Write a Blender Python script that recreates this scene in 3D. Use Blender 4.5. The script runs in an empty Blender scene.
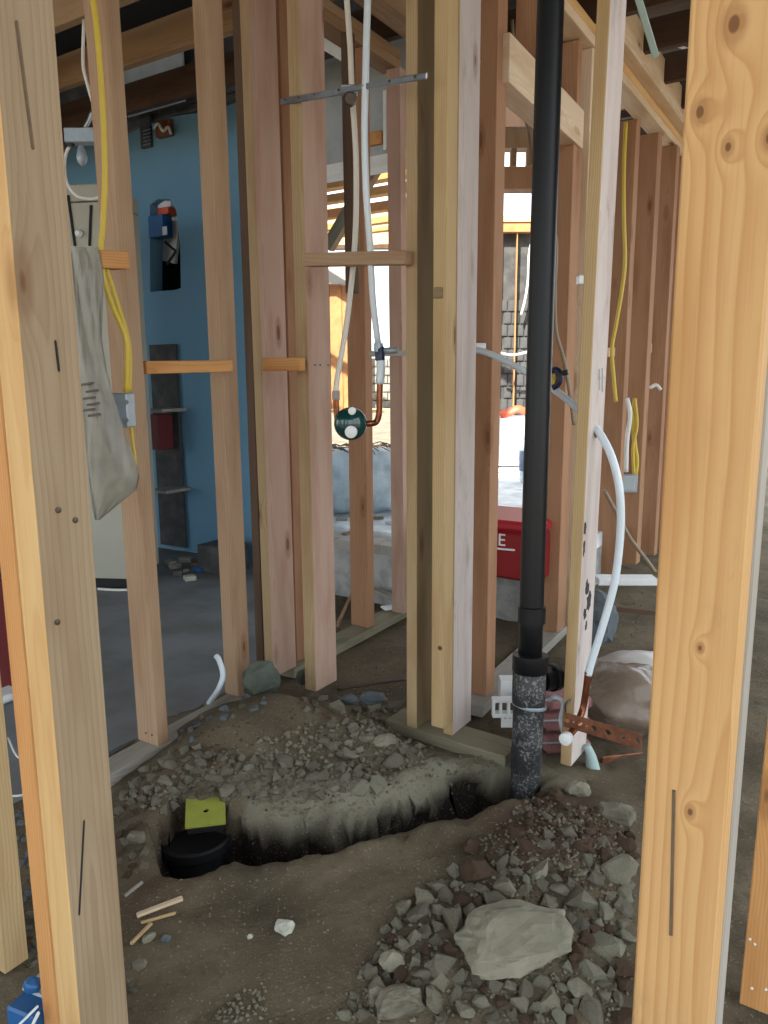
import bpy, bmesh, math, random
import numpy as np
from mathutils import noise as mnoise
from mathutils import Vector, Matrix, Quaternion
random.seed(7)
S = bpy.context.scene
COL = S.collection

# ---------------------------------------------------------------- camera
FPX, PCX, PCY, CAMH = 769.0, 384.0, 512.0, 1.10
_U = Vector((-28, 4326, 769)).normalized()                 # world up seen in camera axes (right, up, back)
_X = (Vector((1, 0, 0)) - _U.x * _U).normalized()
_Y = _U.cross(_X)
M3 = Matrix((_X, _Y, _U))                                  # camera axes -> world
cam = bpy.data.cameras.new('camera'); cam_o = bpy.data.objects.new('camera', cam); COL.objects.link(cam_o)
cam.sensor_fit = 'AUTO'; cam.sensor_width = 36.0; cam.lens = 36.0 * FPX / 1024.0
cam.clip_start = 0.02; cam.clip_end = 300
cam_o.matrix_world = Matrix.Translation((0, 0, CAMH)) @ M3.to_4x4()
S.camera = cam_o

# ---------------------------------------------------------------- sky, sun, exposure
w = bpy.data.worlds.new('sky'); S.world = w; w.use_nodes = True
nt = w.node_tree; bg = nt.nodes['Background']
bg.inputs['Color'].default_value = (0.86, 0.94, 1.0, 1); bg.inputs['Strength'].default_value = 1.5
sun = bpy.data.lights.new('sun', 'SUN'); sun.energy = 9.0; sun.angle = math.radians(1.0); sun.color = (1.0, 0.93, 0.82)
sun_o = bpy.data.objects.new('sun', sun); COL.objects.link(sun_o)
SUN_DIR = Vector((0.35, 0.62, -0.80)).normalized()         # the way the light travels
sun_o.rotation_euler = SUN_DIR.to_track_quat('-Z', 'Y').to_euler(); sun_o.location = (0, -4, 8)
S.view_settings.view_transform = 'Standard'; S.view_settings.look = 'None'
S.view_settings.gamma = 1.0; S.view_settings.use_curve_mapping = False
S.view_settings.exposure = 0.86

# ---------------------------------------------------------------- geometry of the place
TH = math.radians(33.0)
R = Vector((math.sin(TH), math.cos(TH), 0)); L = Vector((-math.cos(TH), math.sin(TH), 0)); Z = Vector((0, 0, 1))
def ray(px, py): return M3 @ Vector((px - PCX, PCY - py, -FPX))
def at(px, py, z=0.0):                                     # where the sight line through a pixel meets height z
    d = ray(px, py); return Vector((0, 0, CAMH)) + d * ((z - CAMH) / d.z)
def atd(px, py, Y):                                        # ... and where it meets forward distance Y
    d = ray(px, py); return Vector((0, 0, CAMH)) + d * (Y / d.y)
def atu(px, py, u):                                        # ... and where it meets the plane p.R = u
    d = ray(px, py); o = Vector((0, 0, CAMH)); return o + d * ((u - o.dot(R)) / d.dot(R))
def atv(px, py, v):
    d = ray(px, py); o = Vector((0, 0, CAMH)); return o + d * ((v - o.dot(L)) / d.dot(L))
def proj(p):
    c = M3.transposed() @ (p - Vector((0, 0, CAMH))); return PCX + FPX * c.x / -c.z, PCY - FPX * c.y / -c.z
def uvz(u, v, z): return R * u + L * v + Z * z

# ---------------------------------------------------------------- materials
def NT(name):
    m = bpy.data.materials.new(name); m.use_nodes = True
    t = m.node_tree; return m, t, t.nodes['Principled BSDF']
def N(t, kind, **kw):
    n = t.nodes.new(kind)
    for k, v in kw.items():
        if k in n.inputs: n.inputs[k].default_value = v
        else: setattr(n, k, v)
    return n
def math_(t, op, a, b=None, c=None):
    n = t.nodes.new('ShaderNodeMath'); n.operation = op
    for i, x in enumerate((a, b, c)):
        if x is None: continue
        if isinstance(x, (int, float)): n.inputs[i].default_value = x
        else: t.links.new(x, n.inputs[i])
    return n.outputs[0]
def mixc(t, f, a, b, mode='MIX'):
    n = t.nodes.new('ShaderNodeMix'); n.data_type = 'RGBA'; n.blend_type = mode
    for i, x in ((0, f), (6, a), (7, b)):
        if isinstance(x, (int, float)): n.inputs[i].default_value = x
        elif isinstance(x, tuple): n.inputs[i].default_value = (*x, 1)
        else: t.links.new(x, n.inputs[i])
    return n.outputs[2]
def sm(t, x, a, b):
    n = t.nodes.new('ShaderNodeMapRange'); n.interpolation_type = 'SMOOTHSTEP'
    t.links.new(x, n.inputs[0]); n.inputs[1].default_value = a; n.inputs[2].default_value = b; return n.outputs[0]
def noise(t, vec, scale, detail=3, rough=.55):
    n = N(t, 'ShaderNodeTexNoise'); n.inputs['Scale'].default_value = scale; n.inputs['Detail'].default_value = detail
    n.inputs['Roughness'].default_value = rough; t.links.new(vec, n.inputs['Vector']); return n.outputs[0]
def vmul(t, v, s, add=(0, 0, 0)):
    n = t.nodes.new('ShaderNodeVectorMath'); n.operation = 'MULTIPLY_ADD'
    t.links.new(v, n.inputs[0]); n.inputs[1].default_value = s; n.inputs[2].default_value = add; return n.outputs[0]
def bump(t, b, h, strength=.3, dist=.002):
    n = t.nodes.new('ShaderNodeBump'); n.inputs['Strength'].default_value = strength; n.inputs['Distance'].default_value = dist
    t.links.new(h, n.inputs['Height']); t.links.new(n.outputs[0], b.inputs['Normal'])

def wood(name, light, dark, knot=(.16, .07, .03), contrast=.55, spacing=.006, stain=0.0, stain_col=(.10, .11, .08), rough=.72, warp=.02, knots=.62, kpos=()):
    m, t, b = NT(name)
    tc = t.nodes.new('ShaderNodeTexCoord'); oi = t.nodes.new('ShaderNodeObjectInfo')
    rnd = oi.outputs['Random']
    cmb = t.nodes.new('ShaderNodeCombineXYZ')
    t.links.new(math_(t, 'MULTIPLY', rnd, .11), cmb.inputs[0]); t.links.new(math_(t, 'MULTIPLY_ADD', rnd, .05, .015), cmb.inputs[1])
    t.links.new(math_(t, 'MULTIPLY', rnd, 53.), cmb.inputs[2])
    add = t.nodes.new('ShaderNodeVectorMath'); add.operation = 'ADD'
    t.links.new(tc.outputs['Object'], add.inputs[0]); t.links.new(cmb.outputs[0], add.inputs[1]); p = add.outputs[0]
    # knots: sparse stretched cells
    vo = t.nodes.new('ShaderNodeTexVoronoi'); vo.inputs['Scale'].default_value = 1.0
    t.links.new(vmul(t, p, (11, 11, 3.4)), vo.inputs['Vector'])
    sep = t.nodes.new('ShaderNodeSeparateColor'); t.links.new(vo.outputs['Color'], sep.inputs[0])
    on = math_(t, 'GREATER_THAN', sep.outputs[0], knots)
    kd = vo.outputs['Distance']
    near = math_(t, 'MULTIPLY', math_(t, 'EXPONENT', math_(t, 'MULTIPLY', math_(t, 'MULTIPLY', kd, kd), -14.)), on)
    if kpos:
        near = None
        for (kx, ky, kz, kr) in kpos:
            sb_ = t.nodes.new('ShaderNodeVectorMath'); sb_.operation = 'SUBTRACT'; t.links.new(tc.outputs['Object'], sb_.inputs[0]); sb_.inputs[1].default_value = (kx, ky, kz)
            ln_ = t.nodes.new('ShaderNodeVectorMath'); ln_.operation = 'LENGTH'; t.links.new(vmul(t, sb_.outputs[0], (.3 / kr, 1 / kr, .62 / kr)), ln_.inputs[0])
            g_ = math_(t, 'EXPONENT', math_(t, 'MULTIPLY', math_(t, 'POWER', ln_.outputs['Value'], 1.6), -.12))
            near = g_ if near is None else math_(t, 'MAXIMUM', near, g_)
    # growth rings round a pith line outside the board
    wn = math_(t, 'MULTIPLY', math_(t, 'SUBTRACT', noise(t, vmul(t, p, (5, 5, 1.3)), 1.0, 3), .5), warp * 2)
    sx = t.nodes.new('ShaderNodeSeparateXYZ'); t.links.new(p, sx.inputs[0])
    x2 = math_(t, 'POWER', math_(t, 'ABSOLUTE', sx.outputs[0]), 2.); y2 = math_(t, 'POWER', math_(t, 'ABSOLUTE', sx.outputs[1]), 2.)
    rr = math_(t, 'ADD', math_(t, 'SQRT', math_(t, 'ADD', x2, y2)), wn)
    rr = math_(t, 'ADD', rr, math_(t, 'MULTIPLY', near, -.022))
    fr = math_(t, 'FRACT', math_(t, 'DIVIDE', rr, spacing))
    ring = math_(t, 'MULTIPLY', math_(t, 'POWER', fr, 2.2), sm(t, math_(t, 'SUBTRACT', 1.0, fr), 0, .14))
    ring = math_(t, 'MULTIPLY', ring, math_(t, 'MULTIPLY_ADD', noise(t, vmul(t, p, (9, 9, 2)), 1.0, 2), 1.0, .35))
    fib = noise(t, vmul(t, p, (420, 420, 9)), 1.0, 2)
    big = noise(t, vmul(t, p, (14, 14, 2.2)), 1.0, 3)
    c = mixc(t, math_(t, 'MINIMUM', math_(t, 'MULTIPLY', ring, contrast * 1.5), 1.0), light, dark)
    c = mixc(t, math_(t, 'MULTIPLY', sm(t, big, .42, .70), .55), c, dark)
    c = mixc(t, math_(t, 'MULTIPLY', sm(t, fib, .45, .8), .22), c, dark)
    c = mixc(t, math_(t, 'MULTIPLY', sm(t, near, .45, .8), .55), c, tuple(.5 * a + .5 * k for a, k in zip(dark, knot)))
    c = mixc(t, math_(t, 'MULTIPLY', sm(t, near, .86, .93), .9), c, knot)
    if stain:
        s = noise(t, vmul(t, p, (13, 13, 5)), 1.0, 6, .7)
        s2 = noise(t, vmul(t, p, (2.2, 2.2, 1.6), (3, 1, 7)), 1.0, 2)
        c = mixc(t, math_(t, 'MULTIPLY', math_(t, 'MULTIPLY', sm(t, s, .5, .68), sm(t, s2, .45, .62)), stain), c, stain_col)
    t.links.new(c, b.inputs['Base Color']); b.inputs['Roughness'].default_value = rough
    b.inputs['Specular IOR Level'].default_value = .25
    bump(t, b, math_(t, 'ADD', math_(t, 'MULTIPLY', ring, -.5), fib), .25, .0012)
    return m
def plain(name, col, rough=.5, metal=0., var=.0, vscale=30., bmp=0., trans=0., emit=None, spec=.5, bdist=.002, dark=None):
    m, t, b = NT(name)
    b.inputs['Base Color'].default_value = (*col, 1); b.inputs['Roughness'].default_value = rough; b.inputs['Metallic'].default_value = metal
    b.inputs['Specular IOR Level'].default_value = spec
    tc = t.nodes.new('ShaderNodeTexCoord')
    if var or bmp:
        n = noise(t, tc.outputs['Object'], vscale, 5, .6)
        if var: t.links.new(mixc(t, math_(t, 'MULTIPLY', sm(t, n, .35, .7), var), col, dark or tuple(x * .35 for x in col)), b.inputs['Base Color'])
        if bmp: bump(t, b, n, bmp, bdist)
    if trans: b.inputs['Transmission Weight'].default_value = trans
    if emit: b.inputs['Emission Color'].default_value = (*emit[0], 1); b.inputs['Emission Strength'].default_value = emit[1]
    return m
def soil(name, brown, pale, speck=(.40, .36, .28), attr=True):
    m, t, b = NT(name); tc = t.nodes.new('ShaderNodeTexCoord'); p = tc.outputs['Object']
    n1 = noise(t, p, 3.5, 5); n2 = noise(t, p, 38, 6, .65); n3 = noise(t, p, 160, 3, .6)
    c = mixc(t, sm(t, n1, .35, .65), brown, tuple(x * .62 for x in brown))
    f = None
    if attr:
        a = t.nodes.new('ShaderNodeAttribute'); a.attribute_name = 'clay'
        f = math_(t, 'MULTIPLY', a.outputs['Fac'], math_(t, 'MULTIPLY_ADD', n2, .9, .45))
        f = math_(t, 'MINIMUM', f, 1.0); c = mixc(t, f, c, pale)
        a2 = t.nodes.new('ShaderNodeAttribute'); a2.attribute_name = 'trench_shade'
        c = mixc(t, a2.outputs['Fac'], c, (.020, .017, .014))  # near-black mix stands in for shade down in the trench
        a3 = t.nodes.new('ShaderNodeAttribute'); a3.attribute_name = 'red'
        c = mixc(t, math_(t, 'MULTIPLY', a3.outputs['Fac'], .8), c, (.085, .052, .034))
    c = mixc(t, math_(t, 'MULTIPLY', sm(t, n2, .5, .75), .55), c, tuple(x * .45 for x in brown))
    c = mixc(t, math_(t, 'MULTIPLY', sm(t, n3, .60, .72), .55), c, speck)
    t.links.new(c, b.inputs['Base Color']); b.inputs['Roughness'].default_value = .95; b.inputs['Specular IOR Level'].default_value = .15
    bump(t, b, math_(t, 'ADD', n2, math_(t, 'MULTIPLY', n3, .35)), .7, .010)
    return m
def painted_black(name):                                   # black plastic pipe splashed with plaster
    m, t, b = NT(name); tc = t.nodes.new('ShaderNodeTexCoord'); p = tc.outputs['Object']
    n = noise(t, p, 130, 3, .6); k = noise(t, p, 9, 3)
    sx = t.nodes.new('ShaderNodeSeparateXYZ'); t.links.new(p, sx.inputs[0])
    f = math_(t, 'MULTIPLY', sm(t, n, .52, .60), sm(t, k, .38, .6))
    c = mixc(t, math_(t, 'MULTIPLY', f, .75), (.014, .015, .017), (.30, .31, .30))
    c = mixc(t, math_(t, 'MULTIPLY', sm(t, k, .46, .62), .35), c, (.13, .13, .13))
    t.links.new(c, b.inputs['Base Color']); b.inputs['Roughness'].default_value = .6; bump(t, b, n, .4, .002)
    return m
MT = dict(
    straw=wood('wood_straw', (.45, .33, .185), (.30, .18, .09), contrast=.45, spacing=.006),
    fresh=wood('wood_fresh_fir', (.60, .37, .165), (.40, .185, .060), contrast=.50, spacing=.011, stain=.55, stain_col=(.17, .14, .085), warp=.03, knots=.70),
    honey=wood('wood_honey', (.66, .44, .20), (.50, .25, .09), contrast=.35, spacing=.009),
    orange=wood('wood_orange', (.62, .32, .12), (.42, .17, .05), contrast=.5),
    dull=wood('wood_dull_fir', (.365, .275, .175), (.24, .155, .085), contrast=.45, spacing=.009),
    tan=wood('wood_tan', (.42, .285, .18), (.27, .15, .08), contrast=.45, spacing=.008),
    pink=wood('wood_pink', (.53, .375, .295), (.37, .20, .135), contrast=.40, spacing=.005),
    yellow=wood('wood_yellow', (.52, .38, .20), (.36, .21, .09), contrast=.5, spacing=.006),
    olive=wood('wood_olive', (.29, .215, .115), (.15, .095, .045), contrast=.6, spacing=.005),
    brown=wood('wood_redbrown', (.39, .215, .12), (.25, .11, .052), contrast=.4, spacing=.006),
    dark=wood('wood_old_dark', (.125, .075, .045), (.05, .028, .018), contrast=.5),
    weather=wood('wood_weathered', (.40, .37, .33), (.22, .20, .17), contrast=.5, spacing=.005),
    joist=wood('wood_joist', (.36, .235, .135), (.19, .11, .055), contrast=.45),
    oldjoist=wood('wood_attic', (.085, .05, .032), (.035, .02, .014), contrast=.5),
    treated=wood('wood_treated_plate', (.27, .245, .17), (.15, .13, .085), contrast=.4, stain=.8, stain_col=(.10, .085, .06), rough=.85),
    pale=wood('wood_pale_lumber', (.72, .58, .42), (.50, .33, .19), contrast=.4),
    chalk=wood('wood_chalky', (.62, .55, .52), (.42, .32, .28), contrast=.45, stain=.5, stain_col=(.10, .09, .09)),
    white=plain('white_plastic', (.78, .80, .80), .35),
    whitepaint=plain('white_paint', (.78, .80, .80), .6, var=.25, vscale=6),
    pex=plain('pex_tube', (.66, .74, .80), .3, spec=.6),
    pexwarm=plain('pex_tube_ivory', (.70, .66, .58), .35),
    black=plain('black_abs', (.006, .0065, .008), .42, spec=.35, bmp=.05, vscale=60),
    blackrough=painted_black('black_abs_splashed'),
    blackmark=plain('black_mark', (.02, .02, .025), .7),
    rubber=plain('black_rubber', (.012, .012, .013), .45),
    steel=plain('galvanised_steel', (.42, .45, .48), .38, 1., var=.3, vscale=25),
    greysteel=plain('grey_box_metal', (.34, .40, .45), .4, .3, var=.2, vscale=40),
    copper=plain('copper', (.30, .105, .05), .35, .9, var=.5, vscale=50),
    rust=plain('copper_strap', (.30, .12, .065), .5, .5, var=.6, vscale=35),
    brass=plain('brass', (.45, .33, .12), .35, .9),
    nail=plain('nail', (.10, .075, .06), .5, .6),
    cable=plain('yellow_cable', (.60, .43, .045), .45),
    cablewhite=plain('white_cable', (.72, .70, .66), .45),
    cablebrown=plain('brown_cable', (.23, .17, .11), .5),
    blue=plain('blue_plaster', (.15, .315, .455), .75, var=.45, vscale=7, bmp=.35, dark=(.13, .29, .45), bdist=.01),
    greyboard=plain('grey_board', (.42, .47, .50), .8, var=.45, vscale=5, dark=(.22, .23, .24)),
    locker=plain('beige_metal', (.42, .405, .33), .5, .0, var=.15, vscale=3, bmp=.05),
    lockerdark=plain('slot_black', (.01, .01, .01), .8),
    slab=plain('slab_concrete', (.20, .215, .23), .7, var=.65, vscale=2.6, bmp=.25, dark=(.095, .085, .07), bdist=.006),
    concrete=plain('stem_wall_concrete', (.40, .40, .38), .9, var=.5, vscale=14, bmp=.5, bdist=.006),
    rock=plain('concrete_rubble', (.205, .185, .138), .95, var=.6, vscale=22, bmp=.8, bdist=.006, dark=(.095, .085, .065), spec=.15),
    rockpale=plain('pale_rubble', (.27, .25, .185), .95, var=.55, vscale=18, bmp=.8, bdist=.006, dark=(.14, .13, .10), spec=.15),
    rockwhite=plain('plaster_lump', (.55, .54, .46), .95, var=.4, vscale=30, bmp=.6, bdist=.005, spec=.15),
    rockred=plain('soil_clod', (.12, .080, .055), .95, var=.6, vscale=25, bmp=.8, bdist=.006, spec=.1),
    rockgreen=plain('grey_green_stone', (.115, .13, .105), .9, var=.5, vscale=9, bmp=.5, bdist=.006, spec=.2),
    rockblue=plain('slate_stone', (.13, .15, .165), .9, var=.5, vscale=12, bmp=.5, bdist=.006, spec=.2),
    soil=soil('dug_soil', (.165, .132, .088), (.26, .242, .18)),
    yard=soil('yard_soil', (.22, .18, .13), (.3, .28, .22), attr=False),
    red=plain('red_case', (.24, .010, .014), .35),
    redlid=plain('red_case_lid', (.40, .02, .03), .3),
    orangecloth=plain('orange_plastic', (.75, .12, .05), .5),
    bluebox=plain('blue_plastic', (.02, .11, .30), .4, var=.2, vscale=12),
    navy=plain('navy_tool', (.01, .012, .05), .35),
    lime=plain('lime_plate', (.38, .41, .075), .5, var=.25, vscale=20),
    green=plain('valve_green', (.004, .055, .055), .12, spec=.8),
    pinkfoam=plain('pink_insulation', (.36, .17, .165), .9, var=.5, vscale=25, bmp=.6),
    film=plain('silver_film', (.50, .60, .66), .35, .0, var=.55, vscale=6, bmp=.5, bdist=.02, dark=(.16, .19, .21)),
    paperfloor=plain('white_sheet', (.84, .88, .90), .6, var=.45, vscale=8, bmp=.6, bdist=.01, dark=(.26, .29, .32)),
    kraft=plain('kraft_paper', (.20, .14, .09), .8, var=.4, vscale=20),
    label=plain('bottle_print', (.08, .12, .25), .5),
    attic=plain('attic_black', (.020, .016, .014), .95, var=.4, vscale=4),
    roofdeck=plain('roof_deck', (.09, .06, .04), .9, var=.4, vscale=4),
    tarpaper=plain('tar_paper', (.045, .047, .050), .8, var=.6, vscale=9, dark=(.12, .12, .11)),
    block=plain('masonry_block', (.30, .30, .27), .9, var=.5, vscale=14, bmp=.5),
    darkstone=plain('dark_stone', (.085, .088, .09), .9, var=.5, vscale=14, bmp=.5),
    ply=plain('plywood_warm', (.72, .50, .24), .7, var=.2, vscale=9),
    sheet=plain('orange_sheathing', (.55, .24, .09), .75, var=.4, vscale=12),
    greenstrap=plain('pale_green_strap', (.38, .50, .48), .5),
    debris=plain('debris_scrap', (.36, .34, .28), .9, var=.4, vscale=30),
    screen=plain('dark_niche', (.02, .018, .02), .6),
    redbox=plain('red_carton', (.16, .02, .02), .6),
)
def glassy(name, col, rough, alpha, bmp=0.):
    m, t, b = NT(name); b.inputs['Base Color'].default_value = (*col, 1); b.inputs['Roughness'].default_value = rough
    b.inputs['Alpha'].default_value = alpha
    tc = t.nodes.new('ShaderNodeTexCoord'); n = noise(t, tc.outputs['Object'], 9, 4)
    t.links.new(math_(t, 'MULTIPLY_ADD', n, .5, alpha - .22), b.inputs['Alpha'])
    if bmp: bump(t, b, n, bmp, .01)
    return m
MT['bag'] = glassy('cloudy_plastic', (.36, .345, .29), .35, .66, .5)
MT['bagprint'] = glassy('bag_contents', (.14, .12, .10), .5, .9)
MT['wrap'] = glassy('clear_wrap', (.26, .20, .155), .2, .62, .9)
MT['wrapwhite'] = glassy('white_wrap', (.62, .60, .57), .4, .9, .6)
MT['jug'] = glassy('water_bottle', (.70, .80, .84), .15, .75)
MT['clay'] = MT['soil']

# ---------------------------------------------------------------- builders
def tag(o, label=None, cat=None, group=None, kind=None):
    if label: o['label'] = label
    if cat: o['category'] = cat
    if group: o['group'] = group
    if kind: o['kind'] = kind
    return o
def wof(p):
    m = Matrix.Identity(4)
    while p is not None: m = p.matrix_basis @ m; p = p.parent
    return m
def mk(name, verts, faces, mat, parent=None, mw=None, smooth=False):
    me = bpy.data.meshes.new(name); me.from_pydata([tuple(v) for v in verts], [], [tuple(f) for f in faces]); me.update()
    if mat: me.materials.append(MT[mat] if isinstance(mat, str) else mat)
    if smooth: me.polygons.foreach_set('use_smooth', [True] * len(me.polygons))
    o = bpy.data.objects.new(name, me); COL.objects.link(o)
    if parent is not None: o.parent = parent
    if mw is not None: o.matrix_basis = wof(parent).inverted() @ mw
    return o
def frame(origin, x, y, z):
    m = Matrix((x, y, z)).transposed().to_4x4(); m.translation = origin; return m
def empty(name, loc=(0, 0, 0)):
    o = bpy.data.objects.new(name, None); COL.objects.link(o); o.location = loc; o.empty_display_size = .1
    o.matrix_basis = Matrix.Translation(loc); return o
BOXF = [(0, 3, 2, 1), (4, 5, 6, 7), (0, 1, 5, 4), (1, 2, 6, 5), (2, 3, 7, 6), (3, 0, 4, 7)]
def boxgeo(x0, x1, y0, y1, z0, z1, bev=.002):
    """a box with its long edges eased; verts, faces"""
    bm = bmesh.new()
    vs = [bm.verts.new(p) for p in ((x0, y0, z0), (x1, y0, z0), (x1, y1, z0), (x0, y1, z0), (x0, y0, z1), (x1, y0, z1), (x1, y1, z1), (x0, y1, z1))]
    for f in BOXF: bm.faces.new([vs[i] for i in f])
    if bev: bmesh.ops.bevel(bm, geom=list(bm.edges), offset=bev, segments=1, affect='EDGES')
    bm.verts.index_update()
    out = [v.co.copy() for v in bm.verts], [[v.index for v in f.verts] for f in bm.faces]
    bm.free(); return out
def board(name, a, b, xdir, tx, ty, mat, parent=None, bev=.002, ox=0., oy=0.):
    """timber from a to b; section tx along xdir, ty along z cross x; (ox, oy) shift of the section from the axis"""
    z = (b - a).normalized(); x = (xdir - xdir.dot(z) * z).normalized(); y = z.cross(x)
    v, f = boxgeo(ox - tx / 2, ox + tx / 2, oy - ty / 2, oy + ty / 2, 0, (b - a).length, bev)
    return mk(name, v, f, mat, parent, frame(a, x, y, z))
def box(name, c, sx, sy, sz, mat, parent=None, x=R, bev=.003, y=None):
    """box with base centre c"""
    y = Z.cross(x) if y is None else y
    v, f = boxgeo(-sx / 2, sx / 2, -sy / 2, sy / 2, 0, sz, bev); return mk(name, v, f, mat, parent, frame(c, x, y, x.cross(y)))
def catmull(pts, n=6):
    P = [Vector(p) for p in pts]
    if len(P) < 3: return P
    P = [P[0] * 2 - P[1]] + P + [P[-1] * 2 - P[-2]]; out = []
    for i in range(1, len(P) - 2):
        for k in range(n):
            t = k / n
            out.append(.5 * ((2 * P[i]) + (P[i + 1] - P[i - 1]) * t + (2 * P[i - 1] - 5 * P[i] + 4 * P[i + 1] - P[i + 2]) * t * t + (3 * P[i] - P[i - 1] - 3 * P[i + 1] + P[i + 2]) * t ** 3))
    out.append(P[-2]); return out
def tube(name, pts, r, mat, parent=None, seg=10, n=6, hollow=False, flat=1.0):
    C = catmull(pts, n); verts = []; faces = []
    rr = r if isinstance(r, (list, tuple)) else None
    t0 = (C[1] - C[0]).normalized(); nrm = t0.orthogonal().normalized()
    o0 = C[0].copy()
    for i, c in enumerate(C):
        t = (C[min(i + 1, len(C) - 1)] - C[max(i - 1, 0)]).normalized()
        nrm = (nrm - nrm.dot(t) * t).normalized(); bn = t.cross(nrm)
        ri = (rr[0] + (rr[1] - rr[0]) * i / (len(C) - 1)) if rr else r
        for k in range(seg):
            a = 2 * math.pi * k / seg; verts.append(c + nrm * math.cos(a) * ri + bn * math.sin(a) * ri * flat - o0)
    for i in range(len(C) - 1):
        for k in range(seg):
            faces.append((i * seg + k, i * seg + (k + 1) % seg, (i + 1) * seg + (k + 1) % seg, (i + 1) * seg + k))
    faces.append(tuple(range(seg))[::-1]); faces.append(tuple((len(C) - 1) * seg + k for k in range(seg)))
    return mk(name, verts, faces, mat, parent, Matrix.Translation(o0), smooth=True)
def lathe(name, base, axis, prof, mat, parent=None, seg=28, smooth=True):
    """prof: (radius, height) pairs along axis"""
    z = axis.normalized(); x = z.orthogonal().normalized(); y = z.cross(x); v = []; f = []
    for r_, h in prof:
        for k in range(seg):
            a = 2 * math.pi * k / seg; v.append((r_ * math.cos(a), r_ * math.sin(a), h))
    for i in range(len(prof) - 1):
        for k in range(seg): f.append((i * seg + k, i * seg + (k + 1) % seg, (i + 1) * seg + (k + 1) % seg, (i + 1) * seg + k))
    f.append(tuple(range(seg))[::-1]); f.append(tuple((len(prof) - 1) * seg + k for k in range(seg)))
    o = mk(name, v, f, mat, parent, frame(base, x, y, z))
    if smooth:
        me = o.data; me.polygons.foreach_set('use_smooth', [len(p.vertices) == 4 for p in me.polygons])
        try: me.set_sharp_from_angle(angle=math.radians(40))
        except Exception: pass
    return o
def sheet(name, rows, th, mat, parent=None, normal=None, smooth=True, closed=False):
    """thin shell through a grid of points, given real thickness"""
    nr, nc = len(rows), len(rows[0]); o0 = rows[0][0].copy()
    v = [p - o0 for r_ in rows for p in r_]; f = []
    for i in range(nr - 1):
        for j in range(nc - (0 if closed else 1)): f.append((i * nc + j, i * nc + (j + 1) % nc, (i + 1) * nc + (j + 1) % nc, (i + 1) * nc + j))
    o = mk(name, v, f, mat, parent, Matrix.Translation(o0), smooth)
    if th:
        s = o.modifiers.new('thick', 'SOLIDIFY'); s.thickness = th; s.offset = 0
    return o
def hull_rock(n=16, seed=0, flat=.7, rough=.25):
    rnd = random.Random(seed); bm = bmesh.new()
    for _ in range(n):
        v = Vector((rnd.gauss(0, 1), rnd.gauss(0, 1), rnd.gauss(0, 1))).normalized() * (1 - rough * rnd.random())
        bm.verts.new((v.x, v.y * (.62 + .35 * rnd.random()), v.z * flat))
    bmesh.ops.convex_hull(bm, input=list(bm.verts)); loose = [v for v in bm.verts if not v.link_faces]
    bmesh.ops.delete(bm, geom=loose, context='VERTS'); return bm
ROCKS = {}
def rock_mesh(mat, i):
    key = (mat, i)
    if key not in ROCKS:
        bm = hull_rock(14 + i % 5, i * 13 + 5, .55 + .08 * (i % 4))
        bmesh.ops.subdivide_edges(bm, edges=list(bm.edges), cuts=1, use_grid_fill=True); bmesh.ops.triangulate(bm, faces=list(bm.faces))
        for v in bm.verts: v.co *= 1 + .30 * mnoise.noise(v.co * 1.7 + Vector((i * 3.3, 0, 0))) + .16 * mnoise.noise(v.co * 5 + Vector((0, i * 2.1, 0)))
        me = bpy.data.meshes.new('stone'); bm.to_mesh(me); bm.free(); me.materials.append(MT[mat]); ROCKS[key] = me
    return ROCKS[key]
def big_rock(name, c, sx, sy, sz, mat, rot=0., seed=1, parent=None, tilt=(0, 0)):
    bm = hull_rock(40, seed, 1., .14)
    bmesh.ops.subdivide_edges(bm, edges=list(bm.edges), cuts=3, use_grid_fill=True); off = Vector((seed * 3.1, seed * 1.7, 0))
    for v in bm.verts: v.co *= 1 + .16 * mnoise.noise(v.co * 2.1 + off) + .09 * mnoise.noise(v.co * 6 + off) + .05 * mnoise.noise(v.co * 15 + off)
    bmesh.ops.scale(bm, vec=(sx / 2, sy / 2 / .8, sz / 2), verts=bm.verts)
    bmesh.ops.triangulate(bm, faces=list(bm.faces)); me = bpy.data.meshes.new(name); bm.to_mesh(me); bm.free(); me.materials.append(MT[mat])
    o = bpy.data.objects.new(name, me); COL.objects.link(o); o.location = c; o.rotation_euler = (tilt[0], tilt[1], rot)
    return o

# ---------------------------------------------------------------- the dug ground
rs = np.random.RandomState(3); NG = rs.rand(256, 256)
def vn(x, y):
    xi = np.floor(x).astype(int); yi = np.floor(y).astype(int); fx = x - xi; fy = y - yi
    fx = fx * fx * (3 - 2 * fx); fy = fy * fy * (3 - 2 * fy); g = lambda a, b: NG[a % 256, b % 256]
    return (g(xi, yi) * (1 - fx) + g(xi + 1, yi) * fx) * (1 - fy) + (g(xi, yi + 1) * (1 - fx) + g(xi + 1, yi + 1) * fx) * fy - .5
def fbm(x, y, s, o=4):
    r_ = 0; a = 1.
    for k in range(o): r_ = r_ + a * vn(x * s + 17 * k, y * s + 31 * k); s *= 2.1; a *= .5
    return r_
def pix(*pts, z=-.04): return np.array([at(a, b, z)[:2] for a, b in pts])
TR = pix((152, 852), (160, 872), (180, 880), (230, 868), (290, 864), (330, 858), (375, 846), (410, 838), (440, 838), (470, 832), (490, 822), (515, 808), (538, 806),
         (543, 778), (516, 768), (478, 768), (440, 775), (405, 792), (360, 806), (310, 812), (262, 815), (228, 794), (172, 796), (154, 828))
_n = TR[:13]; _f = TR[13:][::-1]; TMX = np.linspace(-1, .6, 60)
_no = np.argsort(_n[:, 0]); _fo = np.argsort(_f[:, 0])
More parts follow.
